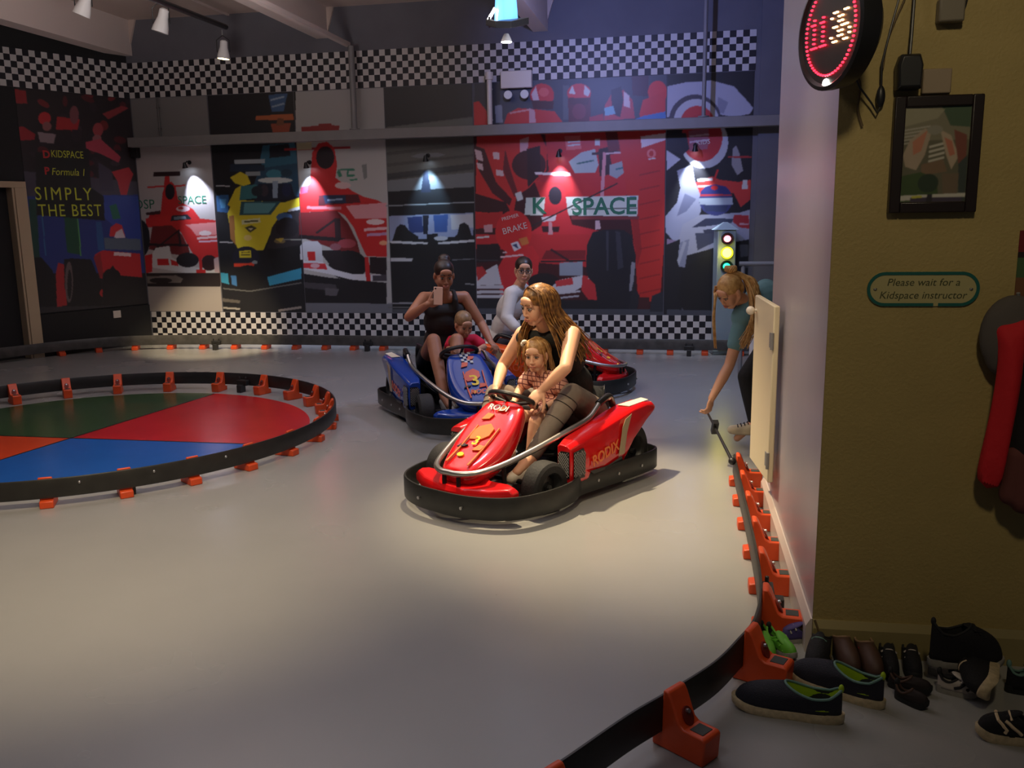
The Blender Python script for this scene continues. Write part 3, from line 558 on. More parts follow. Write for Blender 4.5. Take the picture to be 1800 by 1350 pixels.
cv.poly([(1112, 500), (1125, 520), (1118, 552), (1104, 552)], (34, 36, 44)); cv.poly([(1122, 522), (1142, 522), (1140, 552), (1122, 552)], (70, 26, 30)); cv.poly([(836, 542), (1170, 544), (1170, 560), (836, 560)], (70, 74, 84), clip=c); cv.poly([(1146, 520), (1170, 510), (1170, 548), (1142, 548)], (40, 42, 52), clip=c)
# --- panel 5: white suited crew and red and white car
c = cl(5)
cv.poly([(1165, 90), (1340, 90), (1340, 600), (1165, 600)], (19, 20, 30), clip=c)
cv.poly([(1172, 152), (1210, 144), (1252, 142), (1290, 152), (1312, 176), (1324, 190), (1318, 200), (1290, 206), (1258, 200), (1172, 206)], (176, 178, 196), clip=c); cv.poly([(1262, 170), (1280, 180), (1272, 200), (1262, 196)], (140, 142, 164))
cv.ell(1222, 212, 46, 46, (66, 60, 76), clip=c); cv.ell(1224, 214, 40, 40, (190, 192, 204)); cv.ell(1226, 216, 30, 30, (196, 44, 48)); cv.poly([(1172, 215), (1330, 208), (1330, 262), (1172, 272)], (20, 20, 30), clip=c)
cv.ell(1238, 250, 42, 46, (186, 190, 204)); cv.ell(1234, 242, 36, 42, (184, 40, 48)); cv.poly([(1210, 230), (1246, 226), (1244, 262), (1212, 266)], (160, 90, 110)); cv.line(1212, 240, 1246, 236, 3, (210, 180, 200)); cv.line(1212, 250, 1246, 246, 3, (210, 180, 200))
cv.poly([(1172, 234), (1206, 234), (1212, 262), (1200, 272), (1172, 262)], (26, 28, 44), clip=c); cv.poly([(1172, 264), (1196, 280), (1172, 300)], (190, 194, 214), clip=c)
cv.ell(1278, 304, 19, 24, (26, 30, 40)); cv.poly([(1288, 262), (1294, 256), (1300, 270), (1306, 300), (1296, 308), (1286, 290)], (150, 150, 158))
cv.poly([(1220, 322), (1252, 310), (1264, 316), (1298, 320), (1320, 316), (1320, 350), (1302, 364), (1290, 340), (1268, 338), (1220, 346)], (206, 56, 52), clip=c); cv.line(1226, 317, 1252, 315, 5, WH); cv.line(1226, 328, 1250, 327, 4, WH); cv.poly([(1306, 316), (1314, 316), (1314, 332), (1304, 332)], WH); cv.line(1280, 276, 1322, 276, 3, (170, 40, 44)); cv.line(1262, 298, 1254, 320, 3, RED)
cv.poly([(1190, 300), (1216, 290), (1222, 320), (1234, 350), (1232, 372), (1218, 400), (1206, 430), (1190, 430), (1170, 408), (1170, 380), (1190, 356), (1196, 330)], (168, 174, 200), clip=c); cv.poly([(1204, 340), (1224, 350), (1206, 372), (1190, 380)], (124, 130, 160)); cv.poly([(1172, 420), (1196, 424), (1190, 446), (1172, 436)], (150, 130, 160), clip=c)
cv.poly([(1200, 395), (1230, 378), (1300, 374), (1320, 368), (1320, 420), (1276, 428), (1240, 440), (1196, 452), (1188, 440)], (176, 180, 200), clip=c); cv.poly([(1216, 400), (1240, 384), (1290, 384), (1286, 392), (1240, 398)], (50, 56, 84)); cv.poly([(1236, 404), (1290, 398), (1290, 412), (1240, 420)], (60, 64, 88)); cv.poly([(1290, 378), (1316, 378), (1318, 402), (1300, 400), (1288, 390)], (184, 44, 54), clip=c); cv.line(1300, 394, 1316, 394, 3, (216, 170, 180))
cv.ell(1258, 352, 29, 27, (60, 66, 128)); cv.poly([(1232, 336), (1240, 328), (1258, 324), (1276, 328), (1285, 338), (1284, 342), (1232, 342)], (44, 48, 120)); cv.ell(1256, 330, 6, 4, RED); cv.line(1230, 343, 1287, 343, 3, (200, 60, 70)); cv.poly([(1229, 348), (1288, 347), (1288, 360), (1230, 360)], (176, 190, 206)); cv.poly([(1236, 361), (1280, 361), (1276, 372), (1240, 372)], (50, 60, 100))
cv.poly([(1196, 426), (1212, 420), (1204, 470), (1190, 468)], (140, 146, 170)); cv.poly([(1172, 430), (1196, 420), (1192, 450), (1178, 470), (1172, 470)], (20, 20, 28), clip=c); cv.line(1204, 425, 1188, 475, 6, (176, 180, 196)); cv.line(1190, 460, 1200, 545, 3, (90, 94, 106)); cv.poly([(1222, 410), (1262, 410), (1260, 424), (1226, 440)], (70, 76, 100))
cv.ell(1250, 510, 60, 60, (16, 16, 22), clip=c); cv.ell(1178, 490, 18, 44, (22, 22, 30), clip=c); cv.poly([(1300, 430), (1315, 430), (1315, 450), (1302, 452)], (90, 92, 102)); cv.poly([(1302, 462), (1316, 460), (1316, 470), (1304, 472)], (90, 92, 102))
cv.poly([(1172, 544), (1330, 548), (1330, 560), (1172, 560)], (70, 74, 86), clip=c)
cv.soften(1)
LB = ['mural panel of a small red racing car at the left end of the back wall', 'mural panel of a yellow and cyan racing car on black ground', 'mural panel with a big red racing car on a pale ground',
      'dark mural panel with the rear of a black racing car', 'widest mural panel with red pit crew and a red racing car', 'mural panel with white suited crew and a white helmet driver beside the grey column']
MU = []
for i in range(6): MU.append(cv.panel('mural_panel', UE[i]+.004, UE[i+1]-.004, .415, 3.075, .004, LB[i], m_print))
RB = axes(U, Vector((0, 0, 1)), -NB)
m_green = mat('green_print', (.03, .17, .10), .5); m_wprint = mat('white_print', (.62, .60, .58), .5); m_ygp = mat('yellow_green_print', C8(196, 204, 60), .5)
def btext(par, txt, x, y, hpx, m, rot=0, shear=0, sp=1.0, off=.006, fn=None, Rm=None, bold=.0, sx=1):
    u, z = (fn or bwpix)(x, y); pos = (bw if fn is None else lw)(u, z, off); RR = (Rm or RB) @ Matrix.Rotation(R(rot), 3, 'Z')
    d = (pos-CP).length; size = hpx*d/FPX*1.38
    o = text_obj('lettering', txt, size, m, par, pos, RR, .0004, spacing=sp, shear=shear, bold=bold)
    if sx != 1: o.scale.x = sx
    return o
btext(MU[4], 'SPACE', 1062, 364, 29, m_green, sx=.98, bold=.005); btext(MU[4], 'K', 947, 363, 27, m_green, bold=.006)
btext(MU[4], 'BRAKE', 905, 402, 11, m_wprint, rot=14, sx=1.0); btext(MU[4], 'PREMIER', 897, 382, 6, m_wprint, rot=14)
btext(MU[0], 'OSP', 254, 360, 15, m_green); btext(MU[0], 'SPACE', 338, 352, 13, m_green); btext(MU[5], 'KIDS', 1236, 250, 8, m_wprint, rot=4)

# --- left wall mural
cl_ = Canvas(-.0, 1.42, .51, 3.08, .007, lambda a, z, o=0: lw(a, z, o), lwpix)
cl_.poly([(30, 100), (270, 100), (270, 640), (30, 640)], (30, 20, 26))
rnd = random.Random(3)
for i in range(60):
    x = rnd.uniform(60, 235); y = rnd.uniform(165, 335); cl_.ell(x, y, rnd.uniform(4, 13), rnd.uniform(4, 10), rnd.choice([(120, 26, 32), (86, 20, 28), (40, 26, 36), (56, 40, 50), (30, 20, 26), (24, 18, 24)]), rot=rnd.uniform(0, 90))
cl_.poly([(0, 152), (45, 160), (48, 182), (0, 182)], (150, 30, 36)); cl_.poly([(0, 230), (40, 222), (62, 236), (60, 246), (0, 248)], (160, 30, 40)); cl_.ell(78, 208, 11, 11, (196, 40, 46)); cl_.ell(82, 222, 8, 8, (150, 90, 90)); cl_.poly([(66, 232), (98, 236), (94, 252), (70, 250)], (150, 130, 136)); cl_.poly([(100, 205), (140, 210), (136, 228), (98, 228)], (176, 34, 40)); cl_.ell(130, 202, 8, 16, (130, 70, 76)); cl_.ell(172, 228, 9, 12, (160, 60, 66)); cl_.ell(170, 244, 8, 7, (150, 90, 96))
cl_.poly([(150, 250), (176, 244), (212, 276), (208, 286), (176, 270), (152, 262)], (180, 60, 80)); cl_.poly([(180, 200), (214, 186), (226, 190), (190, 210)], (150, 50, 56))
cl_.poly([(30, 300), (245, 320), (245, 345), (30, 345)], (70, 66, 80)); cl_.poly([(196, 302), (226, 294), (234, 306), (228, 322), (222, 344), (212, 342), (206, 318)], (190, 36, 44)); cl_.poly([(172, 285), (196, 300), (200, 336), (176, 336)], (64, 58, 76))
cl_.poly([(40, 345), (250, 342), (256, 480), (50, 480)], (36, 56, 130)); cl_.poly([(176, 343), (244, 345), (248, 440), (180, 380)], (40, 70, 160))
cl_.poly([(112, 380), (134, 380), (142, 448), (118, 444)], (24, 80, 56)); cl_.poly([(50, 350), (64, 350), (70, 460), (56, 460)], (24, 70, 60)); cl_.poly([(192, 362), (204, 358), (212, 384), (198, 386)], (30, 110, 90)); cl_.poly([(168, 390), (178, 390), (184, 440), (172, 440)], (40, 90, 150)); cl_.line(136, 380, 142, 450, 2, (90, 160, 90)); cl_.line(74, 380, 80, 450, 2, (50, 110, 160))
cl_.poly([(40, 455), (72, 452), (92, 475), (104, 520), (104, 550), (46, 550)], (16, 14, 18)); cl_.poly([(100, 540), (98, 480), (102, 462), (118, 466), (126, 520), (118, 536)], (180, 40, 44)); cl_.poly([(112, 456), (126, 454), (160, 456), (178, 500), (180, 550), (120, 550), (113, 500)], (20, 17, 20)); cl_.ell(121, 496, 7, 36, (110, 96, 96)); cl_.ell(122, 500, 4, 26, (30, 26, 30))
cl_.poly([(166, 448), (180, 440), (246, 446), (250, 488), (186, 486), (178, 490), (170, 470)], (196, 36, 44)); cl_.poly([(164, 452), (176, 444), (182, 484), (176, 490)], (150, 34, 40)); cl_.poly([(182, 418), (246, 420), (248, 440), (184, 438)], (90, 106, 126)); cl_.poly([(194, 400), (204, 392), (214, 396), (220, 416), (192, 416)], (206, 44, 52)); cl_.poly([(204, 408), (214, 402), (220, 418), (200, 418)], (216, 206, 216)); cl_.line(200, 446, 230, 448, 6, (226, 200, 206)); cl_.ell(182, 515, 7, 7, (180, 40, 40))
cl_.poly([(180, 488), (198, 466), (210, 484), (256, 488), (258, 545), (180, 545)], (24, 18, 22)); cl_.ell(196, 486, 16, 14, (18, 14, 18)); cl_.poly([(60, 540), (262, 536), (262, 560), (60, 560)], (50, 46, 50))
cl_.poly([(62, 268), (155, 262), (160, 330), (182, 345), (184, 388), (64, 378)], (14, 18, 16))
cl_.soften(1)
ML = cl_.panel('mural_panel', 0.004, 1.395, .515, 3.07, .004, 'dark mural of a red crowd and red car on the left wall', m_print)
RL = axes(-LD, Vector((0, 0, 1)), LN)
m_rp = mat('red_print', (.5, .03, .03), .5)
btext(ML, 'KIDSPACE', 118, 272, 11, m_ygp, fn=lwpix, Rm=RL, rot=0, sx=.74); btext(ML, 'Formula 1', 120, 303, 11, m_ygp, fn=lwpix, Rm=RL, shear=.2, sx=.85)
btext(ML, 'SIMPLY', 112, 342, 20, m_ygp, fn=lwpix, Rm=RL, sx=.84, bold=0, sp=1.3); btext(ML, 'THE BEST', 124, 371, 19, m_ygp, fn=lwpix, Rm=RL, sx=.80, bold=0, sp=1.15)
btext(ML, 'D', 81, 272, 11, m_rp, fn=lwpix, Rm=RL, bold=.004); btext(ML, 'P', 82, 301, 11, m_rp, fn=lwpix, Rm=RL, bold=.004)
a, z = lwpix(203, 552)
q = MB(); q.box((0, 0, 0), (.10, .09, .012), axes(-LD, Vector((0, 0, 1)), LN)); o = q.build('wall_socket', m_white, bevel=.003, label='white socket plate low on the black left wall', cat='socket'); o.location = lw(a, z, .037)
q = MB(); q.box((0, 0, 0), (.10, .14, .07), RB); q.ell((0, 0, .0), (.04, .04, .04)); o = q.build('wall_speaker', m_black, bevel=.01, label='small black speaker below the left end of the steel beam', cat='speaker'); u_, z_ = bwpix(242, 268); o.location = bw(u_, z_, .05)

# ================================================================== TRACK: painted disc, barriers, orange feet
m_band = mat('black_barrier_plastic', (.022, .021, .020), .45, noise=.25, nscale=12)
m_band2 = mat('grey_worn_barrier_plastic', (.075, .07, .065), .4, noise=.3, nscale=12)
m_or = mat('orange_barrier_plastic', C8(222, 80, 34), .42, noise=.08, nscale=20)
m_orin = mat('grey_foot_pad', (.05, .055, .05), .7)
m_bolt = mat('zinc_bolt', (.5, .5, .5), .35, metal=1)
IC = Vector((-3.15, 6.45, 0)); IR = 1.80; DR_ = 1.60
X0 = Vector((-3.245, 6.352, 0)); LA = math.atan2(6.061-6.457, -1.685+3.827); LB_ = math.atan2(7.811-5.906, -2.907+3.516)
def ray_circle(ang):
    d = Vector((math.cos(ang), math.sin(ang), 0)); o = X0-IC; bq = o.dot(d); return X0+d*(-bq+math.sqrt(bq*bq-(o.dot(o)-DR_**2)))
def arcpts(a, b_):
    p, q = ray_circle(a), ray_circle(b_); t0 = math.atan2(p.y-IC.y, p.x-IC.x); t1 = math.atan2(q.y-IC.y, q.x-IC.x)
    while t1 < t0: t1 += 2*math.pi
    n = 28; return [IC+Vector((math.cos(t0+(t1-t0)*i/n), math.sin(t0+(t1-t0)*i/n), 0))*DR_ for i in range(n+1)]
t = thing('painted_disc', 'round painted floor disc with green, red, blue and orange sectors inside the ring barrier', 'floor marking', (IC.x, IC.y, 0))
for (a, b_, nm, col) in ((LA, LB_, 'red_sector', C8(196, 38, 44)), (LB_, LA+math.pi, 'green_sector', C8(58, 84, 54)), (LA+math.pi, LB_+math.pi, 'orange_sector', C8(216, 74, 40)), (LB_+math.pi, LA+2*math.pi, 'blue_sector', C8(36, 98, 186))):
    q = MB(); pts = [X0+Vector((0, 0, .001))]+[p+Vector((0, 0, .001)) for p in arcpts(a, b_)]; q.prism([p-Vector((IC.x, IC.y, 0)) for p in pts], (0, 0, .003))
    q.build(nm, mat('paint_'+nm, col, .24, noise=.10, nscale=2.5), t, smooth=0)
q = MB()
for a in (LA, LB_):
    p, r_ = ray_circle(a), ray_circle(a+math.pi); d = (r_-p).normalized(); n_ = Vector((-d.y, d.x, 0))*.008
    q.prism([p-IC+n_+Vector((0, 0, .0042)), r_-IC+n_+Vector((0, 0, .0042)), r_-IC-n_+Vector((0, 0, .0042)), p-IC-n_+Vector((0, 0, .0042))], (0, 0, .001))
q.build('dividing_lines', mat('dark_red_line', (.03, .012, .012), .4), t, smooth=0)

def sweep_band(path, z0, z1, th, closed=False):
    """upright plastic strip along a floor path (left side = outer skin)"""
    q = MB(); n = len(path); rings = []
    for i in range(n):
        a = path[(i+1) % n] if closed or i < n-1 else path[i]; b_ = path[i-1] if closed or i > 0 else path[i]
        d = (a-b_).normalized(); nn = Vector((-d.y, d.x, 0)); p = path[i]; e = .006
        pr = [(-th/2, z0+e), (-th/2+e*.6, z0), (th/2-e*.6, z0), (th/2, z0+e), (th/2, z1-e), (th/2-e*.6, z1), (-th/2+e*.6, z1), (-th/2, z1-e)]
        rings.append([p+nn*o+Vector((0, 0, z)) for (o, z) in pr])
    q.rings(rings, closed=closed); return q
# the orange foot: local +x points away from the band (behind it), origin under the band
ft = thing('barrier_foot', 'tmp', 'barrier foot')
q = MB(); W = .036
prof = [(-.035, 0), (.115, 0), (.12, .075), (.112, .082), (.058, .082), (.045, .092), (.022, .155), (.012, .172), (-.004, .172), (-.006, .045), (-.035, .040)]
q.prism([(x, -W, z) for x, z in prof], (0, 2*W, 0)); q.build('foot_body', m_or, ft, bevel=.005)
q = MB(); q.box((.086, 0, .0825), (.038, .042, .003)); q.build('grey_pad', m_orin, ft, smooth=0, bevel=.001)
q = MB(); q.rings([[Vector((.048+.0, 0, .105)) + Matrix.Rotation(R(67), 3, 'Y') @ Vector((a*math.cos(tt), b_*math.sin(tt), c_)) for tt in [2*math.pi*k/20 for k in range(20)]] for (a, b_, c_) in ((.026, .018, .0015), (.026, .018, -.003), (.024, .016, -.004))]); q.build('bolt_recess', mat('dark_recess', C8(120, 30, 14), .6), ft)
q = MB(); q.lathe([(.0, .006), (.006, .006), (.007, 0), (.007, -.004), (0, -.004)], (.045, 0, .118), Matrix.Rotation(R(67), 3, 'Y'), 8); q.build('bolt', m_bolt, ft)
first = [ft]
def place_foot(p, out, label, group):
    """out: direction from the band into the side where the foot stands"""
    o = first.pop() if first else copy_tree(ft)
    o.location = (p.x, p.y, 0); o.rotation_euler = (0, 0, math.atan2(out.y, out.x)); o['label'] = label; o['group'] = group
    return o
# ring barrier round the painted disc
t = thing('track_barrier', 'black ring barrier around the painted floor disc', 'barrier', (IC.x, IC.y, 0))
n = 128; q = sweep_band([Vector((math.cos(2*math.pi*i/n), math.sin(2*math.pi*i/n), 0))*IR for i in range(n)][::-1], .055, .165, .014, True)
q.build('band', m_band, t)
def joint(parent, p, out, rz):
    q = MB(); q.box((0, 0, .085), (.05, .11, .05), Matrix.Rotation(rz, 3, 'Z')); q.box(out*.03+Vector((0, 0, .035)), (.07, .05, .07), Matrix.Rotation(rz, 3, 'Z'))
    for k in (-.035, .035): q.cyl(Vector((-math.sin(rz)*k, math.cos(rz)*k, .11)), Vector((-math.sin(rz)*k, math.cos(rz)*k, .11))-out*.0+Vector((0, 0, .03)), .008)
    q.v = [tuple(Vector(v)+p) for v in q.v]; q.build('rail_joint', m_band, parent, bevel=.004)
for a in (68, 142, -58): joint(t, Vector((math.cos(R(a)), math.sin(R(a)), 0))*(IR-.035), -Vector((math.cos(R(a)), math.sin(R(a)), 0)), R(a))
for a in (-66.5, -54, -40): q = MB(); q.ell(Vector((math.cos(R(a))*(IR+.007), math.sin(R(a))*(IR+.007), .13)), (.009, .009, .009)); q.build('bolt', m_bolt, t)
RF = 'orange feet of the ring barrier'
OR2 = ['first', 'second', 'third', 'fourth', 'fifth', 'sixth', 'seventh', 'eighth', 'ninth', 'tenth', 'eleventh']
fa = [-72, -59, -46.5, -34, -21.5, -9]; fb = [3, 12.5, 22, 33.5, 46, 60, 76, 92, 107, 121, 135]
for k, a in enumerate(fa+fb):
    d = Vector((math.cos(R(a)), math.sin(R(a)), 0)); p = IC + d*(IR-.014)
    if k < 6: place_foot(p, -d, OR2[k]+' orange foot from the left under the near side of the ring barrier', RF+', near side')
    else: place_foot(p, -d, OR2[k-6]+' orange foot from the right tip inside the far side of the ring barrier', RF+', far side')

# barrier along the back wall, curving forward along the left wall
bp_ = [Vector(v) for v in ((-6.6, 8.7, 0), (-6.25, 9.35, 0), (-5.75, 10.05, 0), (-5.25, 10.62, 0), (-4.55, 10.93, 0), (-3.3, 10.86, 0), (-1.51, 10.56, 0), (.66, 10.12, 0), (2.19, 9.82, 0), (3.4, 9.58, 0))]
path = bez(bp_, 8); t = thing('track_barrier', 'long dark barrier running below the murals along the back wall', 'barrier', (0, 10.3, 0))
q = sweep_band([p-Vector((0, 10.3, 0)) for p in path], .06, .18, .014); q.build('band', m_band2, t)
def along(path, px):
    best = None
    for i in range(len(path)-1):
        for k in range(6):
            p = path[i].lerp(path[i+1], k/6); v = p-CP; x = 900+FPX*v.dot(CR)/v.dot(_fwd)
            if best is None or abs(x-px) < best[0]: best = (abs(x-px), p, (path[i+1]-path[i]).normalized())
    return best[1], best[2]
ORD = ['first', 'second', 'third', 'fourth', 'fifth', 'sixth', 'seventh', 'eighth', 'ninth', 'tenth', 'eleventh', 'twelfth', 'thirteenth']
BWP = (110, 175, 237, 299, 356, 413, 467, 520, 570, 620, 672, 1063, 1122, 1180, 1240, 1300, 1356)
for px in (110, 175, 237, 299, 356, 413, 467, 520, 570, 620, 672, 1063, 1122, 1180, 1240, 1300, 1356):
    p, d = along(path, px); nn = Vector((-d.y, d.x, 0)); k_ = BWP.index(px); place_foot(p+nn*.014, nn, ORD[k_ if k_ < 11 else 16-k_]+(' orange foot from the left along the back wall barrier' if k_ < 11 else ' orange foot from the gate side along the back wall barrier'), 'orange feet of the back wall barrier')
for px in (384, 650, 1210):
    p, d = along(path, px); joint(t, p-Vector((0, 10.3, 0))+Vector((d.y, -d.x, 0))*.03, Vector((d.y, -d.x, 0)), math.atan2(-d.x, d.y))

# barrier on the right, bending round in front of the shoes
rp = [Vector(v) for v in ((-.06, 1.93, 0), (.08, 2.05, 0), (.306, 2.286, 0), (.456, 2.423, 0), (.625, 2.589, 0), (.745, 2.751, 0), (.826, 2.876, 0), (.90, 3.06, 0), (.971, 3.33, 0), (1.063, 3.78, 0), (1.138, 4.18, 0), (1.25, 4.79, 0), (1.30, 5.05, 0))]
path = bez(rp, 8); t = thing('track_barrier', 'black barrier curving past the shoes on the right of the track', 'barrier', (.9, 3.4, 0))
q = sweep_band([p-Vector((.9, 3.4, 0)) for p in path], .05, .165, .014); q.build('band', m_band, t)
p = path[63]; d = (path[64]-path[62]).normalized(); joint(t, p-Vector((.9, 3.4, 0))+Vector((d.y, -d.x, 0))*.03, Vector((d.y, -d.x, 0)), math.atan2(-d.x, d.y))
def at_y(y):
    for i in range(len(path)-1):
        if path[i].y <= y <= path[i+1].y: return path[i].lerp(path[i+1], (y-path[i].y)/(path[i+1].y-path[i].y)), (path[i+1]-path[i]).normalized()
    return path[-1], (path[-1]-path[-2]).normalized()
RL_ = [(2.04, 'foremost orange foot, at the bottom edge of the picture'), (2.42, 'orange foot left of the lime lined sneakers, standing clear on the floor'), (2.80, 'orange foot with grey pad just behind the lime lined sneaker toe'),
       (3.12, 'orange foot at the wall corner beside the green shoe'), (3.49, 'second orange foot from the wall corner along the pale wall'), (3.87, 'third orange foot from the wall corner along the pale wall'),
       (4.25, 'fourth orange foot from the wall corner along the pale wall'), (4.62, 'fifth orange foot from the wall corner, beside the gate'), (4.98, 'farthest orange foot, under the light canvas shoe')]
for y, lb in RL_:
    p, d = at_y(y); nn = Vector((d.y, -d.x, 0)); o = place_foot(p+nn*.012, nn, lb, 'orange feet of the right barrier'); o.scale = (1.2, 1.15, 1.08)

# ================================================================== LAMPS AND FITTINGS
m_dk = mat('black_lamp_metal', (.015, .015, .017), .4); m_glass = mat('clear_lamp_glass', (.75, .75, .74), .15, spec=.8)
m_warmglow = mat('warm_lamp_glow', (1, .8, .4), .4, emit=(1, .78, .30), es=14); m_whglow = mat('white_lamp_glow', (1, 1, .95), .4, emit=(1, .96, .85), es=22)
m_coolglow = mat('cool_lamp_glow', (.8, .9, 1), .4, emit=(.75, .85, 1), es=20); m_bluglass = mat('blue_lamp_glass', (.08, .25, .9), .1, emit=(.12, .38, 1), es=2.2)
# wall lamps over the murals
WL = [((325, 292), 'small clamp lamp lighting the red car panel at the left'), ((538, 292), 'small lamp on the edge between yellow and red car panels'), ((748, 280), 'small lamp over the dark panel with black car'), ((982, 272), 'small lamp over the red pit crew panel'), ((1222, 262), 'small lamp over the white suit panel at the right')]
for i, (px, lb) in enumerate(WL):
    u, z = bwpix(*px, .12); t = thing('wall_lamp', lb, 'lamp', bw(u, z, .12), 0, 'small lamps lighting the murals')
    q = MB(); q.tube([NB*.114+Vector((0, 0, .05)), NB*.05+Vector((0, 0, .06)), Vector((0, 0, .02))], .007, 8); q.cyl(NB*.114+Vector((0, 0, .05)), NB*.105+Vector((0, 0, .05)), .025); q.build('arm', m_dk, t)
    rt = frame((NB*.25+Vector((0, 0, -1))).normalized(), NB); hr = axes(rt.col[0], -rt.col[2], rt.col[1])
    q = MB(); q.lathe([(.012, -.045), (.018, -.035), (.024, -.01), (.036, .022), (.034, .022), (.02, -.005), (.0, -.01)], (0, 0, 0), hr, 20); q.build('lamp_head', m_dk, t)
    q = MB(); q.lathe([(0, .012), (.026, .014), (.026, .016), (0, .018)], (0, 0, 0), hr, 20); q.build('bulb', m_coolglow, t)
    L = bw(u, z-.03, .115); colr = [(.72, .78, 1), (.62, .72, 1), (.45, .72, 1), (.85, .82, 1), (.8, .86, 1)][i]
    e = [90, 95, 50, 46, 60][i]
    spot(L, bw(u+(.10 if i in (0,) else .0), z-.42, 0), e, colr, 66, .8, .02, 'wall_lamp_light')
# hanging spotlights
def hang(px, z, lb, glow, top=H, s=1.0, tilt=0):
    p = fl(px[0], px[1], z); t = thing('hanging_spotlight', lb, 'spotlight', p)
    q = MB(); q.cyl((0, 0, .14*s), (0, 0, top-p.z-.03), .008); q.build('drop_rod', m_rail, t)
    q = MB(); q.tube([(-.055*s, 0, 0), (-.055*s, 0, .10*s), (0, 0, .14*s), (.055*s, 0, .10*s), (.055*s, 0, 0)], .006, 8); q.build('bracket', m_dk, t)
    q = MB(); q.lathe([(.02, .10), (.032, .09), (.034, .04), (.05, -.02), (.055, -.055), (.05, -.055), (.045, -.02), (.03, .03), (0, .035)], (0, 0, 0), Matrix.Rotation(tilt, 3, 'Y')*s, 24); q.build('lamp_head', m_glass if not glow else m_glass, t)
    q = MB(); q.lathe([(0, -.056), (.042, -.056), (.046, -.048), (.03, -.03), (0, -.03)], (0, 0, 0), Matrix.Rotation(tilt, 3, 'Y')*s, 24)
    q.build('bulb', glow or m_glass, t)
    return t
hang((393, 92), 3.36, 'lit hanging spotlight with yellow glow at the end of the dark track', m_warmglow, 3.62, 1.25, .1)
hang((284, 42), 3.50, 'unlit clear spotlight hanging left of the glowing one', None, 3.75, 1.5, .3)
hang((147, 12), 3.60, 'unlit spotlight at the top left edge of the ceiling', None, H, 1.5, .4)
p0 = fl(393, 46, 3.62); p1 = fl(275, 0, 3.62); d = (p1-p0).normalized()
q = MB(); q.tube([p0-d*.05, p1+d*1.5], .028, 10); q.build('lighting_track', m_dk, label='dark lighting track pipe running to the glowing spotlight', cat='lighting track')
# can light with barn door, top centre
p = fl(890, 52, 3.1); t = thing('stage_light', 'stage light with blue glowing can and black barn door at the top centre', 'stage light', p)
q = MB(); q.tube([(0, .12, .95), (0, .06, .4), (.0, .0, .25)], .015, 10); q.build('hanger', m_dk, t)
q = MB(); q.lathe([(.03, .34), (.085, .30), (.095, .16), (.10, .05), (.085, .05), (.08, .16), (.06, .28), (0, .28)], (0, 0, -.0), Matrix.Rotation(R(-8), 3, 'X'), 28); q.build('can', m_bluglass, t)
q = MB(); q.prism([(-.17, -.02, .03), (-.09, -.14, -.015), (.04, -.15, -.02), (.19, -.03, .035), (.14, .12, .05), (-.12, .12, .05)], (0, 0, .055)); q.box((-.14, .0, .06), (.02, .10, .07)); q.build('barn_door', m_dk, t, bevel=.004)
q = MB(); q.cyl((-.15, -.03, .07), (-.09, -.05, .16), .012); q.build('glow_tube', m_whglow, t)
q = MB(); q.lathe([(.02, -.02), (.035, -.05), (.050, -.085), (.045, -.085), (0, -.05)], (0, -.03, -.02), None, 24); q.build('lamp_head', m_glass, t)
q = MB(); q.lathe([(0, -.088), (.042, -.088), (.044, -.080), (0, -.074)], (0, -.03, -.02), None, 24); q.build('bulb', m_whglow, t)
# emergency light
u, z = bwpix(908, 140, .05); t = thing('emergency_light', 'white twin head emergency light box above the steel beam', 'emergency light', bw(u, z, .0))
q = MB(); q.box(-NB*.05, (.36, .19, .08), RB); q.build('housing', m_white, t, bevel=.01)
for k in (-.09, .10):
    q = MB(); q.cyl(U*k-NB*.05+Vector((0, 0, -.095)), U*k-NB*.06+Vector((0, 0, -.13)), .012); q.build('lamp_neck', m_dk, t)
    q = MB(); q.lathe([(0, .05), (.045, .05), (.05, .04), (.035, 0), (0, -.01)], U*k-NB*.07+Vector((0, 0, -.17)), axes(U, Vector((0, 0, 1)), -NB), 20); q.build('lamp_head', m_glass, t)
# traffic light by the far end of the pale wall
tp = Vector((2.385, 9.98, 0)); t = thing('traffic_light', 'grey traffic light column with red, yellow and green lamps', 'traffic light', tp)
m_tl = mat('pale_grey_column', C8(150, 168, 176), .35)
q = MB(); q.box((0, 0, .71), (.205, .205, 1.34)); q.box((0, 0, .025), (.26, .26, .05)); q.build('column', m_tl, t, bevel=.012)
q = MB(); q.rings([[(-.125, -.12, 1.382), (.125, -.12, 1.382), (.125, .12, 1.382), (-.125, .12, 1.382)], [(-.02, -.02, 1.465), (.02, -.02, 1.465), (.02, .02, 1.465), (-.02, .02, 1.465)]]); q.build('cap', mat('pale_cap', C8(190, 216, 226), .4), t)
fv = Vector((-.235, -.972, 0)); rt = axes(Vector((.972, -.235, 0)), Vector((0, 0, 1)), -fv); 
for zz, nm, c_, e in ((1.285, 'red_lamp', (1, .25, .30), 3.2), (1.133, 'yellow_lamp', (1, .82, .04), 12), (.985, 'green_lamp', (.02, .9, .45), 2.2)):
    q = MB(); q.lathe([(.062, -.02), (.068, .02), (.062, .03), (.058, .0), (.0, -.005)], (0, -.105, zz), Matrix.Rotation(R(90), 3, 'X'), 24); hd = q.build(nm.replace('lamp', 'housing'), m_dk if zz != 1.133 else mat('lamplit_hood', (.5, .45, .02), .4, emit=(1, .9, .02), es=1.0), t)  # hood round the yellow lamp emits: lamplight on it put into the material
    q = MB(); q.ell((0, -.12, zz), (.052 if zz == 1.133 else .040, .022, .052 if zz == 1.133 else .036)); q.build(nm, mat(nm+'_glow', c_, .3, emit=c_, es=e), t)
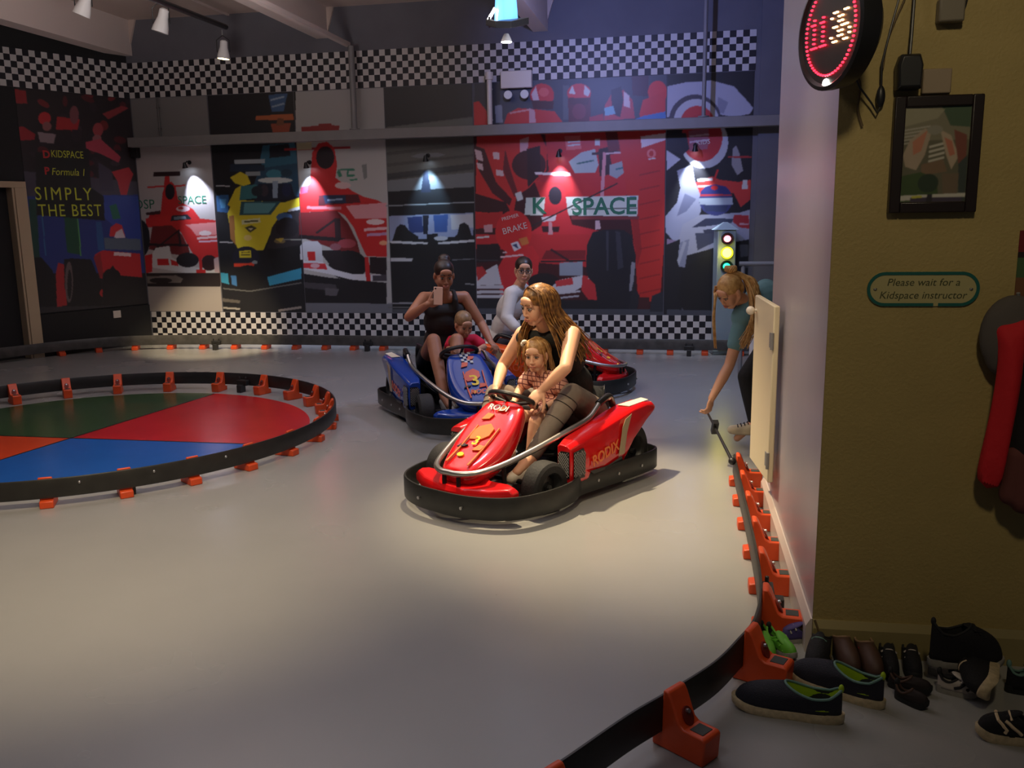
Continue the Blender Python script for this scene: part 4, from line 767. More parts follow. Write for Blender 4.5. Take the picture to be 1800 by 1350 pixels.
pl_ = bpy.data.lights.new('traffic_glow', 'POINT'); pl_.energy = 1.2; pl_.color = (1, .85, .1); pl_.shadow_soft_size = .05; po = bpy.data.objects.new('traffic_glow', pl_); COL.objects.link(po); po.location = tp+Vector((-.08, -.25, 1.13))
# hand rail and white post behind the girl
q = MB(); a = fl(1305, 478, .95); q.tube([(2.20, 8.6, 1.08), (3.1, 8.4, 1.08)], .022, 10); q.cyl((2.24, 8.6, 0), (2.24, 8.6, 1.08), .02); q.cyl((3.0, 8.42, 0), (3.0, 8.42, 1.08), .02)
q.build('hand_rail', m_rail, label='grey tubular hand rail behind the bending girl', cat='rail')
q = MB(); q.cyl((2.28, 8.3, 0), (2.28, 8.3, .84), .035); q.lathe([(.035, .84), (.03, .87), (0, .88)], (2.28, 8.3, 0)); q.build('post', m_white, label='white post beside the traffic light behind the girl', cat='post')

# gate panel at the end of the pale wall
G0 = ray(1372, 536); G0 = CP+G0*(4.13/G0.y); G0.z = 0; G1 = ray(1337, 525); G1 = CP+G1*(4.52/G1.y); G1.z = 0; GL = (G1-G0).length; GD = (G1-G0).normalized(); GN = Vector((-GD.y, GD.x, 0))
t = thing('gate', 'cream half height gate panel standing open beside the pale wall', 'gate', G0)
q = MB(); q.prism([Vector((0, 0, .27)), GD*GL+Vector((0, 0, .29)), GD*GL+GN*.028+Vector((0, 0, .29)), GN*.028+Vector((0, 0, .27))], (0, 0, .855)); q.build('panel', m_cream, t, bevel=.006)
q = MB(); q.cyl(GD*(GL-.04)+GN*.028+Vector((0, 0, 1.07)), GD*(GL-.04)+GN*.045+Vector((0, 0, 1.07)), .008); q.ell(GD*(GL-.04)+GN*.058+Vector((0, 0, 1.07)), (.022, .022, .022)); q.build('knob', m_white, t)
for zz in (.34, .92):
    q = MB(); q.cyl(GN*.032+Vector((0, 0, zz)), GN*.032+Vector((0, 0, zz+.08)), .008); q.box(GD*.03+GN*.030+Vector((0, 0, zz+.04)), (.05, .004, .07), axes(GD, GN, Vector((0, 0, 1)))); q.build('hinge', m_rail, t)

# ================================================================== THINGS ON THE YELLOW WALL
RY = axes(YD, Vector((0, 0, 1)), -YN)
# framed picture
d0, zb = ywpix(1560, 375, .02); d1, zt = ywpix(1730, 165, .02); pc = yw((d0+d1)/2, (zb+zt)/2, .02); fw, fh = d1-d0, zt-zb
t = thing('framed_picture', 'dark framed picture of blurred people on the yellow wall', 'picture', pc)
q = MB(); wv = .034
def fr(x0, x1, y0, y1, d=.014):
    q.prism([RY @ Vector((x0, y0, -.012)), RY @ Vector((x1, y0, -.012)), RY @ Vector((x1, y1, -.012)), RY @ Vector((x0, y1, -.012))], RY @ Vector((0, 0, .012+d)))
fr(-fw/2, -fw/2+wv, -fh/2, fh/2); fr(fw/2-wv, fw/2, -fh/2, fh/2); fr(-fw/2+wv, fw/2-wv, fh/2-wv, fh/2); fr(-fw/2+wv, fw/2-wv, -fh/2, -fh/2+wv)
q.build('frame', mat('dark_brown_frame', (.018, .011, .010), .35), t, bevel=.004)
cp = Canvas(-fw/2+wv-.002, fw/2-wv+.002, -fh/2+wv-.002, fh/2-wv+.002, .0012, lambda a, z, o=0: pc+RY @ Vector((a, z, o)), lambda x, y: ((x-.5)*(fw-2*wv), (.5-y)*(fh-2*wv)), (96, 92, 70))
cp.poly([(0, 0), (1, 0), (1, .35), (0, .35)], (126, 120, 96)); cp.poly([(.55, .0), (1, 0), (1, .22), (.7, .2)], (62, 84, 58)); cp.poly([(0, .0), (.6, .03), (.5, .12), (.0, .2)], (150, 144, 118))
for k in range(5): cp.line(.0, .24+k*.035, .4, .2+k*.035, .016, (170, 164, 150)); 
for k in range(5): cp.line(.4, .42+k*.05, .64, .38+k*.05, .024, (190, 184, 168))
cp.poly([(.0, .5), (.1, .34), (.32, .22), (.42, .26), (.34, .5), (.22, .66), (.05, .62)], (170, 150, 128)); cp.poly([(.14, .36), (.36, .24), (.28, .46), (.16, .5)], (186, 120, 92)); cp.poly([(.55, .24), (.72, .3), (.86, .52), (.76, .66), (.66, .5)], (176, 156, 132)); cp.poly([(.62, .32), (.74, .36), (.8, .5), (.72, .52)], (182, 110, 84))
cp.ell(.47, .24, .12, .05, (140, 136, 120)); cp.poly([(.76, .24), (.96, .3), (.98, .62), (.86, .6), (.8, .4)], (120, 62, 46)); cp.poly([(.86, .6), (1, .5), (1, 1), (.9, 1)], (50, 60, 54)); cp.poly([(.3, .6), (.62, .55), (.7, .68), (.3, .72)], (122, 96, 70))
cp.poly([(0, .72), (.3, .68), (.55, .76), (.6, 1), (0, 1)], (54, 76, 30)); cp.ell(.42, .8, .16, .1, (30, 50, 26)); cp.poly([(.62, .7), (.88, .7), (.86, .96), (.66, .96)], (110, 92, 70)); cp.poly([(0, .93), (1, .91), (1, .95), (0, .985)], (196, 192, 180)); cp.poly([(.16, .95), (.95, .95), (.95, 1), (.16, 1)], (60, 48, 70)); cp.poly([(.18, .935), (.34, .93), (.34, .955), (.18, .96)], (190, 186, 60)); cp.poly([(.42, .92), (.5, .92), (.5, 1), (.4, 1)], (30, 24, 34))
cp.soften(6); o = cp.panel('print', cp.a0, cp.a1, cp.z0, cp.z1, .004, None, m_print, None)
o.parent = t; o.matrix_parent_inverse = Matrix.Translation(t.location).inverted()
if 'label' in o: del o['label']
# oval notice
dd, zz = ywpix(1622, 508, .006); sp = yw(dd, zz, .006); t = thing('wall_sign', 'oval notice with teal outline under the picture on the yellow wall', 'sign', sp)
sw, sh = .348, .112
def pill(w_, h_, z_, n=16):
    r_ = h_/2; pts = []
    for i in range(n+1): a = -math.pi/2+math.pi*i/n; pts.append((w_/2-r_+r_*math.cos(a), r_*math.sin(a)))
    for i in range(n+1): a = math.pi/2+math.pi*i/n; pts.append((-w_/2+r_+r_*math.cos(a), r_*math.sin(a)))
    return [RY @ Vector((x, y, z_)) for x, y in pts]
q = MB(); q.prism(pill(sw, sh, -.005), RY @ Vector((0, 0, .006))); q.build('plate', mat('sign_plate', C8(176, 166, 116), .4), t)
q = MB(); a_ = pill(sw, sh, .0012); b_ = pill(sw-.02, sh-.02, .0012); n_ = len(a_); cc = [v+RY @ Vector((0, 0, .002)) for v in a_]; dd_ = [v+RY @ Vector((0, 0, .002)) for v in b_]
gap = set((33,))
for i in range(n_):
    if i in gap: continue
    j = (i+1) % n_; q.add([a_[i], a_[j], b_[j], b_[i], cc[i], cc[j], dd_[j], dd_[i]], [(0, 1, 2, 3), (7, 6, 5, 4), (0, 4, 5, 1), (1, 5, 6, 2), (2, 6, 7, 3), (3, 7, 4, 0)])
x_a = -sw/2+sh/2; x_b = sw/2-sh/2
for (xa, xb) in ((x_a, .035), (.05, x_b)): q.box(RY @ Vector(((xa+xb)/2, -sh/2+.005, .0022)), (xb-xa, .010, .002), RY)
m_teal = mat('teal_outline', C8(20, 92, 84), .5); q.build('outline', m_teal, t, smooth=0)
m_ink = mat('dark_green_ink', C8(70, 74, 46), .5)
text_obj('lettering', 'Please wait for a', .034, m_ink, t, RY @ Vector((-.0, .021, .0014)), RY, .0003, shear=.2)
text_obj('lettering', 'Kidspace instructor', .034, m_ink, t, RY @ Vector((-.0, -.021, .0014)), RY, .0003, shear=.2)
for x in (-sw/2+.026, sw/2-.026): q = MB(); q.ell(RY @ Vector((x, .0, .002)), (.006, .006, .004)); q.build('screw', m_bolt, t)
# round LED clock on the corner, turned to the track
cc = Vector((.965, 2.775, 2.082)); cf = Vector((-.975, -.22, -.06)).normalized(); RC = frame(cf, (0, 0, 1)); CKR = .172
t = thing('led_clock', 'round black clock with red LED digits reading 11 36 at the wall corner', 'clock', cc)
RCK = axes(-RC.col[0], RC.col[2], cf)     # x to the viewer's right, y up, z out of the face
RCK = axes(Vector((0, 0, 1)).cross(cf), Vector((0, 0, 1)), cf)
q = MB(); q.lathe([(0, -.085), (.12, -.085), (.165, -.05), (CKR, -.01), (CKR, .012), (CKR-.012, .016), (CKR-.02, .008), (0, .008)], (0, 0, 0), RCK, 48); q.build('housing', m_dk, t)
m_led = mat('red_led', (1, .02, .04), .4, emit=(1, .012, .03), es=7); m_led2 = mat('hot_led', (1, .5, .2), .4, emit=(1, .42, .16), es=9)
q = MB()
for i in range(60):
    a = 2*math.pi*i/60
    q.ell(RCK @ Vector((math.cos(a)*.128, math.sin(a)*.128, .009)), (.0052, .0052, .0035), k=8, m=5)
q.build('seconds_ring', m_led, t)
FONT = {'1': ["0010", "0110", "0010", "0010", "0010", "0010", "0111"], '3': ["0110", "1001", "0001", "0110", "0001", "1001", "0110"], '6': ["0110", "1000", "1000", "1110", "1001", "1001", "0110"]}
for ch, x0 in (('1', -.108), ('1', -.060), ('3', .010), ('6', .064)):
    q = MB()
    for r_, row in enumerate(FONT[ch]):
        for c_, v in enumerate(row):
            if v == '1': q.ell(RCK @ Vector((x0+c_*.0125, .042-r_*.0135, .010)), (.0066, .0058, .003), k=8, m=5)
    q.build('digit', m_led2 if ch in '36' else m_led, t)
q = MB(); q.lathe([(0, 0), (.016, 0), (.014, .006), (0, .008)], RCK @ Vector((-.01, -.152, .006)), RCK, 20); q.build('white_disc', m_whglow, t)  # small emissive white disc low on the clock face
q = MB(); q.tube([RC @ Vector((0, -.085, 0)), Vector((.06, .09, .02)), Vector((.13, .14, .02))], .016, 10); q.build('bracket', m_dk, t)
# plug adaptor, socket, inline switch and their cables
dd, zz = ywpix(1596, 128, .03); t = thing('power_adaptor', 'black plug adaptor hanging above the framed picture', 'adaptor', yw(dd, zz, .038))
q = MB(); q.rings([[RY @ Vector((x*s_, y*s_, z_)) for x, y in ((-.035, -.052), (.035, -.052), (.038, .02), (.028, .052), (-.028, .052), (-.038, .02))] for s_, z_ in ((.9, -.03), (1, -.022), (1, .018), (.86, .03))]); q.build('body', m_dk, t, bevel=.003)
q = MB(); q.tube([RY @ Vector((0, .05, 0)), RY @ Vector((.004, .10, -.01)), RY @ Vector((.008, .25, -.02)), RY @ Vector((.012, .6, -.025))], .005, 8); q.build('cable', m_dk, t)
dd, zz = ywpix(1646, 143, .015); q = MB(); q.box((0, 0, 0), (.085, .075, .022), RY); o = q.build('wall_socket', mat('grey_beige_socket', C8(150, 132, 110), .5), bevel=.004, label='grey beige socket box right of the black adaptor', cat='socket'); o.location = yw(dd, zz, .0145)
dd, zz = ywpix(1672, 18, .03); q = MB(); q.box((0, 0, 0), (.075, .07, .04), RY); o = q.build('junction_box', mat('grey_box', C8(120, 112, 96), .5), bevel=.006, label='grey junction box near the top edge right of the hanging cable', cat='socket'); o.location = yw(dd, zz, .024)
dd, zz = ywpix(1548, 170, .02); q = MB(); q.ell((0, 0, 0), (.014, .012, .034)); q.tube([(0, 0, .03), (-.004, -.005, .10), (.015, -.01, .2), (.05, -.005, .35)], .0035, 8); q.tube([(0, 0, -.03), (-.01, -.004, -.05), (-.03, -.006, -.02), (-.07, -.004, .03), (-.10, -.01, .09)], .003, 8)
o = q.build('inline_switch', m_dk, label='small black inline cable switch below the clock', cat='switch'); o.location = yw(dd, zz, .02)
def wire(pts, r_, m, nm, lb):
    P = [yw(*ywpix(x, y, .012), .012) for x, y in pts]; q = MB(); q.tube(bez(P, 6), r_, 8); q.build(nm, m, label=lb, cat='cable')
m_wire = mat('tan_wire', C8(96, 78, 48), .6)
wire([(1502, 122), (1512, 150), (1508, 190), (1516, 222)], .004, m_wire, 'cable', 'tan cable dangling beneath the clock on the yellow wall')
wire([(1590, 0), (1572, 40), (1558, 80), (1552, 120)], .0035, m_wire, 'cable', 'thin tan cable running up from the inline switch')
wire([(1660, 0), (1690, 18), (1700, 0)], .003, m_dk, 'cable', 'thin dark cable loop at the top edge near the junction box')
# narrow poster at the right edge
d0, z1_ = ywpix(1793, 405, .003); _, z0_ = ywpix(1793, 530, .003)
q = MB(); 
for k, (za, zb2) in enumerate(((1, .7), (.7, .62), (.62, .34), (.34, 0))):
    q.cur = k; q.prism([yw(d0, z0_+(z1_-z0_)*zb2, .003), yw(d0+.25, z0_+(z1_-z0_)*zb2, .003), yw(d0+.25, z0_+(z1_-z0_)*za, .003), yw(d0, z0_+(z1_-z0_)*za, .003)], -YN*.002)
q.build('poster', [mat('poster_maroon', C8(110, 24, 26), .5), mat('poster_black', (.02, .01, .01), .5), mat('poster_green', C8(66, 92, 56), .5), mat('poster_brown', C8(112, 74, 46), .5)], smooth=0, label='edge of a maroon and green poster at the right margin', cat='poster')

# ================================================================== KARTS
m_tyre = mat('kart_tyre', (.020, .019, .019), .75, bump=.2, bscale=80); m_rim = mat('kart_rim', (.09, .09, .09), .4, metal=.7); m_chrome = mat('brushed_tube', (.55, .53, .50), .28, metal=.9)
m_bump = mat('black_bumper_plastic', (.022, .022, .020), .40, noise=.25, nscale=15); m_seat = mat('black_seat_plastic', (.012, .012, .013), .35)
m_dark = mat('dark_chassis', (.02, .02, .022), .5, metal=.4); m_grid = mat('grey_grille_wire', (.30, .29, .28), .4, metal=.5)
def wheel(t, s, l, r, wd, steer=0, side=1, rim=.55):
    Rw = Matrix.Rotation(steer, 3, 'Z') @ Matrix.Rotation(R(-90*side), 3, 'X'); c = Vector((s, l, r))   # local z = outwards
    h = wd/2
    q = MB(); q.lathe([(r*rim, -h), (r*.86, -h), (r*.97, -h*.80), (r, -h*.5), (r, h*.5), (r*.97, h*.80), (r*.86, h), (r*(rim+.05), h), (r*rim, h*.86), (r*rim, -h*.86)], c, Rw, 40); w_ = q.build('wheel', m_tyre, t)
    q = MB(); q.lathe([(0, h*.35), (r*.16, h*.5), (r*.2, h*.3), (r*.42, h*.15), (r*(rim-.08), h*.55), (r*rim, h*.82), (r*rim, h*.3), (r*.5, -h*.2), (0, -h*.2)], c, Rw, 32)
    q.build('rim', m_rim, w_)
    q = MB(); q.lathe([(0, h*.5), (r*.10, h*.5), (r*.10, h*.75), (0, h*.78)], c, Rw, 6); q.build('hub_nut', m_bolt, w_)
def make_kart(label, loc, ang, cm, podm, accent, name_txt, bumper_m=None):
    t = thing('go_kart', label, 'go kart', (loc[0], loc[1], 0), R(ang))
    # surrounding bumper
    half = [(.712, 0), (.708, .12), (.685, .22), (.63, .33), (.54, .41), (.40, .455), (.26, .470), (.14, .455), (.06, .428), (.02, .425), (-.10, .440), (-.28, .462), (-.50, .485), (-.64, .490), (-.715, .465), (-.75, .40), (-.765, .28), (-.77, .12), (-.77, 0)]
    pts = [Vector((x, y, 0)) for x, y in half]+[Vector((x, -y, 0)) for x, y in half[-2:0:-1]]
    path_ = bez(pts, 3, True)
    sweep_band(path_, .045, .165, .016, True).build('bumper', bumper_m or m_bump, t)
    q = MB()
    for sy in (1, -1):
        for s_, l_ in ((-.28, .462), (-.10, .440), (-.5, .485)): q.cyl((s_, sy*(l_-.012), .10), (s_, sy*(l_+.014), .10), .009, k=8)
    for l_ in (-.15, .15): q.cyl((.69, l_, .10), (.71+.012, l_, .10), .009, k=8)
    q.build('bumper_bolts', m_bolt, t)
    # floor tray and frame rails
    q = MB(); q.prism([(.60, -.12, .06), (.60, .12, .06), (.35, .22, .06), (-.65, .24, .06), (-.65, -.24, .06), (.35, -.22, .06)], (0, 0, .012)); q.build('floor_tray', m_dark, t)
    q = MB()
    for sy in (1, -1):
        q.tube(bez([(.66, .10*sy, .085), (.40, .24*sy, .085), (0, .27*sy, .085), (-.6, .27*sy, .10)], 5), .016, 10)
        q.tube(bez([(.45, .22*sy, .09), (.40, .34*sy, .095), (.25, .44*sy, .095)], 4), .012, 8)
        q.tube([(-.18, .27*sy, .09), (-.2, .45*sy, .095)], .012, 8); q.tube([(-.68, .2*sy, .10), (-.75, .2*sy, .10)], .012, 8)
    q.tube([(.66, -.10, .085), (.70, 0, .085), (.66, .10, .085)], .014, 8)
    q.tube([(-.58, -.40, .15), (-.58, .40, .15)], .018, 12); q.tube([(.265, -.28, .135), (.265, .28, .135)], .014, 10); q.box((-.55, -.10, .17), (.20, .10, .18)); q.box((-.60, .08, .18), (.12, .14, .16))
    q.build('chassis', m_dark, t)
    for sy in (1, -1):
        wheel(t, .265, .345*sy, .138, .115, R(-6), sy); wheel(t, -.57, .348*sy, .160, .13, 0, sy)
    # front tube hoop running back along both sides
    hoop = [(-.42, .31, .50), (-.33, .315, .495), (-.26, .32, .455), (-.18, .32, .415), (0, .315, .385), (.25, .27, .325), (.46, .205, .272), (.58, .14, .25), (.635, .06, .245), (.64, 0, .245)]
    q = MB(); hp = [Vector(p) for p in hoop]; q.tube(bez(hp+[Vector((p.x, -p.y, p.z)) for p in hp[-2::-1]], 5), .0165, 14); q.build('side_tube', m_chrome, t)
    q = MB()
    for sy in (1, -1): q = MB(); q.tube(bez([(-.30, .318*sy, .485), (-.38, .314*sy, .505), (-.45, .30*sy, .50), (-.50, .29*sy, .44)], 5), .021, 12); q.build('tube_grip', m_seat, t)
    q = MB()
    for pr in [[(-.18, .32*sy, .40), (-.2, .28*sy, .10)] for sy in (1, -1)]+[[(.43, .20*sy, .27), (.42, .2*sy, .10)] for sy in (1, -1)]+[[(.62, .05*sy, .24), (.62, .05*sy, .09)] for sy in (1, -1)]:
        q = MB(); q.tube(pr, .012, 8); q.build('tube_brace', m_dark, t)
    # nose fairing
    rings = []
    for s_, hw, z, dp in ((.13, .125, .535, .10), (.165, .14, .535, .14), (.28, .175, .448, .17), (.40, .175, .355, .15), (.50, .150, .295, .12), (.57, .115, .262, .09), (.605, .075, .235, .06)):
        fl_ = [(-1.0, -dp), (-1.03, -dp*.45), (-.97, -.02), (-.88, -.004), (-.55, .004), (0, .010), (.55, .004), (.88, -.004), (.97, -.02), (1.03, -dp*.45), (1.0, -dp), (.5, -dp*1.02), (0, -dp*1.03), (-.5, -dp*1.02)]
        rings.append([Vector((s_, a*hw, z+b_)) for a, b_ in fl_])
    q = MB(); q.rings(rings); ns = q.build('nose_fairing', cm, t, sub=2, smooth=60)
    # decals on the nose, laid along its slope
    A0 = Vector((.165, 0, .548)); A1 = Vector((.57, 0, .275)); sl = (A0-A1).normalized(); nz = Vector((0, 1, 0)).cross(sl).normalized(); nz = nz if nz.z > 0 else -nz
    def nzp(f, y):   # f 0 at the tip .. 1 at the top
        prs = [(.57, .272), (.50, .305), (.40, .365), (.28, .458), (.165, .545)]
        x = prs[0][0]+(prs[-1][0]-prs[0][0])*f
        for (xa, za), (xb, zb_) in zip(prs, prs[1:]):
            if xb <= x <= xa: z = za+(zb_-za)*(xa-x)/(xa-xb); break
        else: z = prs[-1][1]
        return Vector((x, y, z-.002)) + nz*(.006-.10*y*y)
    def patch(nm, pts, m, k=10, lift=0):
        q = MB(); n_ = len(pts); top = [nzp(*p)+nz*(.003+lift) for p in pts]; bot = [nzp(*p)-nz*.004 for p in pts]
        q.add(top+bot, [tuple(range(n_)), tuple(range(n_, 2*n_))[::-1]]+[(i, (i+1) % n_, (i+1) % n_+n_, i+n_) for i in range(n_)]); return q.build(nm, m, ns, smooth=0)
    def outline(pts, wd): 
        return pts
    patch('decal_patch', [(.42, -.055), (.50, -.075), (.60, -.045), (.66, .02), (.60, .06), (.50, .055), (.44, .02)], accent, lift=.001)
    patch('decal_dot', [(.17+.035*math.cos(a), -.035+.022*math.sin(a)) for a in [math.pi*2*i/12 for i in range(12)]], mat('yellow_decal', C8(250, 210, 30), .35), lift=.001)
    for k, (f0, f1, y, mm) in enumerate(((.70, .80, -.035, accent), (.84, .92, .03, accent), (.26, .36, .045, accent), (.28, .34, -.07, m_seat))):
        patch('decal_mark', [(f0, y-.030), (f1, y-.012), (f1-.01, y+.034), (f0+.02, y+.020)], mm, lift=.0005)
    rot = axes(Vector((0, -1, 0)).cross(Vector((0, 0, 0))) if False else Vector((0, 1, 0)), sl, Vector((0, 1, 0)).cross(sl))
    if name_txt:
        text_obj('decal_lettering', name_txt, .058, m_wprint, ns, nzp(.88, 0)+nz*.006, rot, .0006, bold=.001)
        text_obj('decal_number', '3', .085, mat('yellow_decal', C8(250, 210, 30), .35), ns, nzp(.40, .0)+nz*.006, rot, .0006, bold=.002)
    else:
        for i_ in range(5):
            for j_ in range(4):
                if (i_+j_) % 2: f_, y_ = .78+.045*i_, -.045+.022*j_; patch('checker_decal', [(f_, y_), (f_+.045, y_), (f_+.045, y_+.022), (f_, y_+.022)], m_wprint)
        text_obj('decal_number', '3', .15, mat('yellow_decal', C8(250, 210, 30), .35), ns, nzp(.42, .0)+nz*.007, rot, .0006, bold=.003)
        text_obj('decal_lettering', 'RODI', .06, accent, ns, nzp(.16, 0)+nz*.006, rot, .0006, bold=.002, shear=.3)
    for yy in (.05, -.10): patch('decal_stripe', [(.02, yy+.03*(.4)), (.30, yy+.02), (.62, yy+.035), (.62, yy+.042), (.30, yy+.030), (.02, yy+.024)], accent)
    # front plate
    q = MB(); up = [(.655, 0, .150), (.645, .12, .150), (.60, .24, .150), (.535, .345, .158), (.49, .350, .165), (.475, .30, .172), (.50, .19, .178), (.47, .13, .19), (.46, 0, .195)]
    U_ = [Vector(p) for p in up]+[Vector((p[0], -p[1], p[2])) for p in up[-2:0:-1]]
    ctr = Vector((.56, 0, .0)); inn = [Vector((ctr.x+(v.x-ctr.x)*.82, v.y*.93, v.z+.022)) for v in U_]; low = [Vector((v.x, v.y, v.z-.035)) for v in U_]; lo2 = [Vector((ctr.x+(v.x-ctr.x)*.8, v.y*.92, v.z-.045)) for v in U_]
    q.rings([lo2, low, U_, inn]); q.build('front_plate', cm, t, bevel=.006, seg=2)
    # side pods
    for sy in (1, -1):
        O = lambda s_, l_, z: Vector((s_, l_*sy, z))
        sec = []
        for s_, zb_, zt_, lo, li in ((.145, .135, .345, .435, .345), (.05, .115, .362, .440, .315), (-.18, .115, .400, .450, .305), (-.36, .125, .428, .452, .300), (-.50, .24, .446, .446, .300), (-.66, .33, .450, .440, .305), (-.775, .365, .432, .425, .32)):
            sec.append([O(s_, li, zb_+.02), O(s_, li, zt_-.012), O(s_, li+.015, zt_), O(s_, lo-.028, zt_-.004), O(s_, lo-.006, zt_-.022), O(s_, lo, zt_*.5+zb_*.5), O(s_, lo-.006, zb_+.012), O(s_, lo-.02, zb_)])
        q = MB(); q.rings(sec); pd = q.build('side_pod', podm, t, bevel=.005, smooth=40)
        q = MB(); q.prism([O(.1455, .352, .165), O(.1455, .425, .165), O(.1455, .425, .31), O(.1455, .37, .31), O(.1455, .352, .29)], (.004, 0, 0)); q.build('grille_back', m_seat, pd, smooth=0)
        # lattice round the front corner
        q = MB()
        for k in range(-4, 5):
            for dz in (1, -1):
                P = []
                for j in range(9):
                    y = .355+.068*j/8; z = .237+.018*k+dz*(y-.389)*1.25
                    if .168 < z < .308: P.append(O(.152, y, z))
                if len(P) > 1: q.tube(P, .0022, 5)
        q.build('grille', m_grid, pd)
        q = MB(); q.prism([O(.125, .4375, .155), O(.125, .4375, .305), O(.04, .4425, .315), O(.02, .4445, .28), O(.03, .4445, .150)], Vector((0, .003*sy, 0))); q.build('grille_side', m_seat, pd, smooth=0)
        q = MB()
        for k in range(-6, 8):
            for dz in (1, -1):
                P = []
                for j in range(9):
                    x = .125-.10*j/8; z = .230+.022*k+dz*(x-.075)*1.1
                    if .16 < z < .305: P.append(O(x, .4395+.05*(.125-x)+.003, z))
                if len(P) > 1: q.tube(P, .0022, 5)
        q.build('grille', m_grid, pd)
        rt = axes(Vector((-sy, 0, 0)), Vector((0, 0, 1)), Vector((0, sy, 0)))
        rt = axes(Vector((-1, 0, .16)).normalized() if sy > 0 else Vector((1, 0, -.16)).normalized(), Vector((.16, 0, 1)).normalized() if sy > 0 else Vector((.16, 0, 1)).normalized(), Vector((0, sy, 0)))
        text_obj('lettering', 'RODIX', .088, accent, pd, O(-.17, .4555, .24), rt, .0008, bold=.0015)
        q = MB(); q.prism([O(-.05, .4515, .150), O(-.01, .4500, .175), O(-.18, .4555, .165), O(-.33, .458, .190), O(-.35, .458, .150)], Vector((0, .002*sy, 0))); q.build('dark_flash', m_seat, pd, smooth=0)
        q = MB(); q.prism([O(-.30, .4585, .20), O(-.34, .4585, .36), O(-.37, .4585, .40), O(-.44, .4575, .42), O(-.39, .4585, .32), O(-.36, .4585, .20)], Vector((0, .002*sy, 0))); q.build('pale_flash', mat('pale_flash', C8(170, 150, 120), .4), pd, smooth=0)
        q = MB(); q.prism([O(-.48, .335, .4475), O(-.50, .405, .4445), O(-.73, .40, .4445), O(-.74, .345, .4485)], (0, 0, .004)); q.build('number_plate', mat('white_plate', C8(236, 228, 206), .35), pd, smooth=0)
    # seat
    prof = [(-.20, .13, .15), (-.28, .17, .125), (-.42, .195, .125), (-.56, .205, .16), (-.64, .205, .25), (-.69, .195, .38), (-.72, .17, .50)]
    rings = []
    for s_, hw, z in prof:
        k = (s_+.20)/-.52; sd = .04+.16*math.sin(math.pi*min(1, max(0, k))*.8); nrm = Vector((.0, 0, 1)) if s_ > -.55 else Vector((.9, 0, .4)).normalized()
        arc = []
        for j in range(11):
            a = -1+2*j/10; arc.append(Vector((s_, a*hw, z))+nrm*(sd*abs(a)**3))
        rings.append(arc)
    vs = [p for r_ in rings for p in r_]; q = MB(); q.add(vs, [(i*11+j, i*11+j+1, (i+1)*11+j+1, (i+1)*11+j) for i in range(len(rings)-1) for j in range(10)]); q.build('seat', m_seat, t, solid=.014, sub=1, smooth=60)
    # steering wheel and column
    wc = Vector((.075, -.01, .535)); n_ = Vector((-.50, 0, .866)); rx = Vector((0, 1, 0)); ry = n_.cross(rx).normalized()
    q = MB(); q.tube([wc+rx*math.cos(a)*.142+ry*math.sin(a)*.125 for a in [2*math.pi*i/40 for i in range(40)]], .0145, 10, closed=True); sw_ = q.build('steering_wheel', m_seat, t)
    q = MB()
    for a in (R(0), R(180), R(-90)): q.tube([wc-n_*.03, wc+(rx*math.cos(a)*.138+ry*math.sin(a)*.121)], .010, 8)
    q.lathe([(0, -.045), (.035, -.045), (.038, -.02), (.03, -.012), (0, -.010)], wc, axes(rx, ry, n_), 20); q.build('spokes', m_dark, sw_)
    q = MB(); q.tube([wc-n_*.04, (.30, 0, .20)], .012, 10); q.build('steering_column', m_dark, t)
    q = MB()
    for y in (.10, -.10): q.tube([(.44, y, .08), (.42, y, .20)], .007, 8); q.box((.425, y, .20), (.012, .05, .035))
    q.build('pedals', m_rim, t)
    return t
m_red = mat('glossy_red_fairing', C8(214, 22, 26), .16, coat=.6); m_blu = mat('glossy_blue_fairing', C8(26, 66, 160), .18, coat=.5); m_orf = mat('glossy_orange_fairing', C8(232, 88, 30), .22, coat=.4)
m_acc1 = mat('orange_decal', C8(236, 120, 50), .35); m_acc2 = mat('orange_decal_blue', C8(226, 96, 60), .35)
K1 = make_kart('red go-kart in the warm spotlight carrying a woman and a small girl', (.06, 4.98), 231.5, m_red, m_red, m_acc1, 'RODI')
K2 = make_kart('blue go-kart behind the red one, with a woman filming and a toddler', (-.42, 6.82), 291, m_blu, m_blu, m_acc2, None)
K3 = make_kart('red and orange go-kart mostly hidden behind the woman in the red kart', (.41, 8.05), 338, m_red, m_orf, m_acc2, 'RODI')

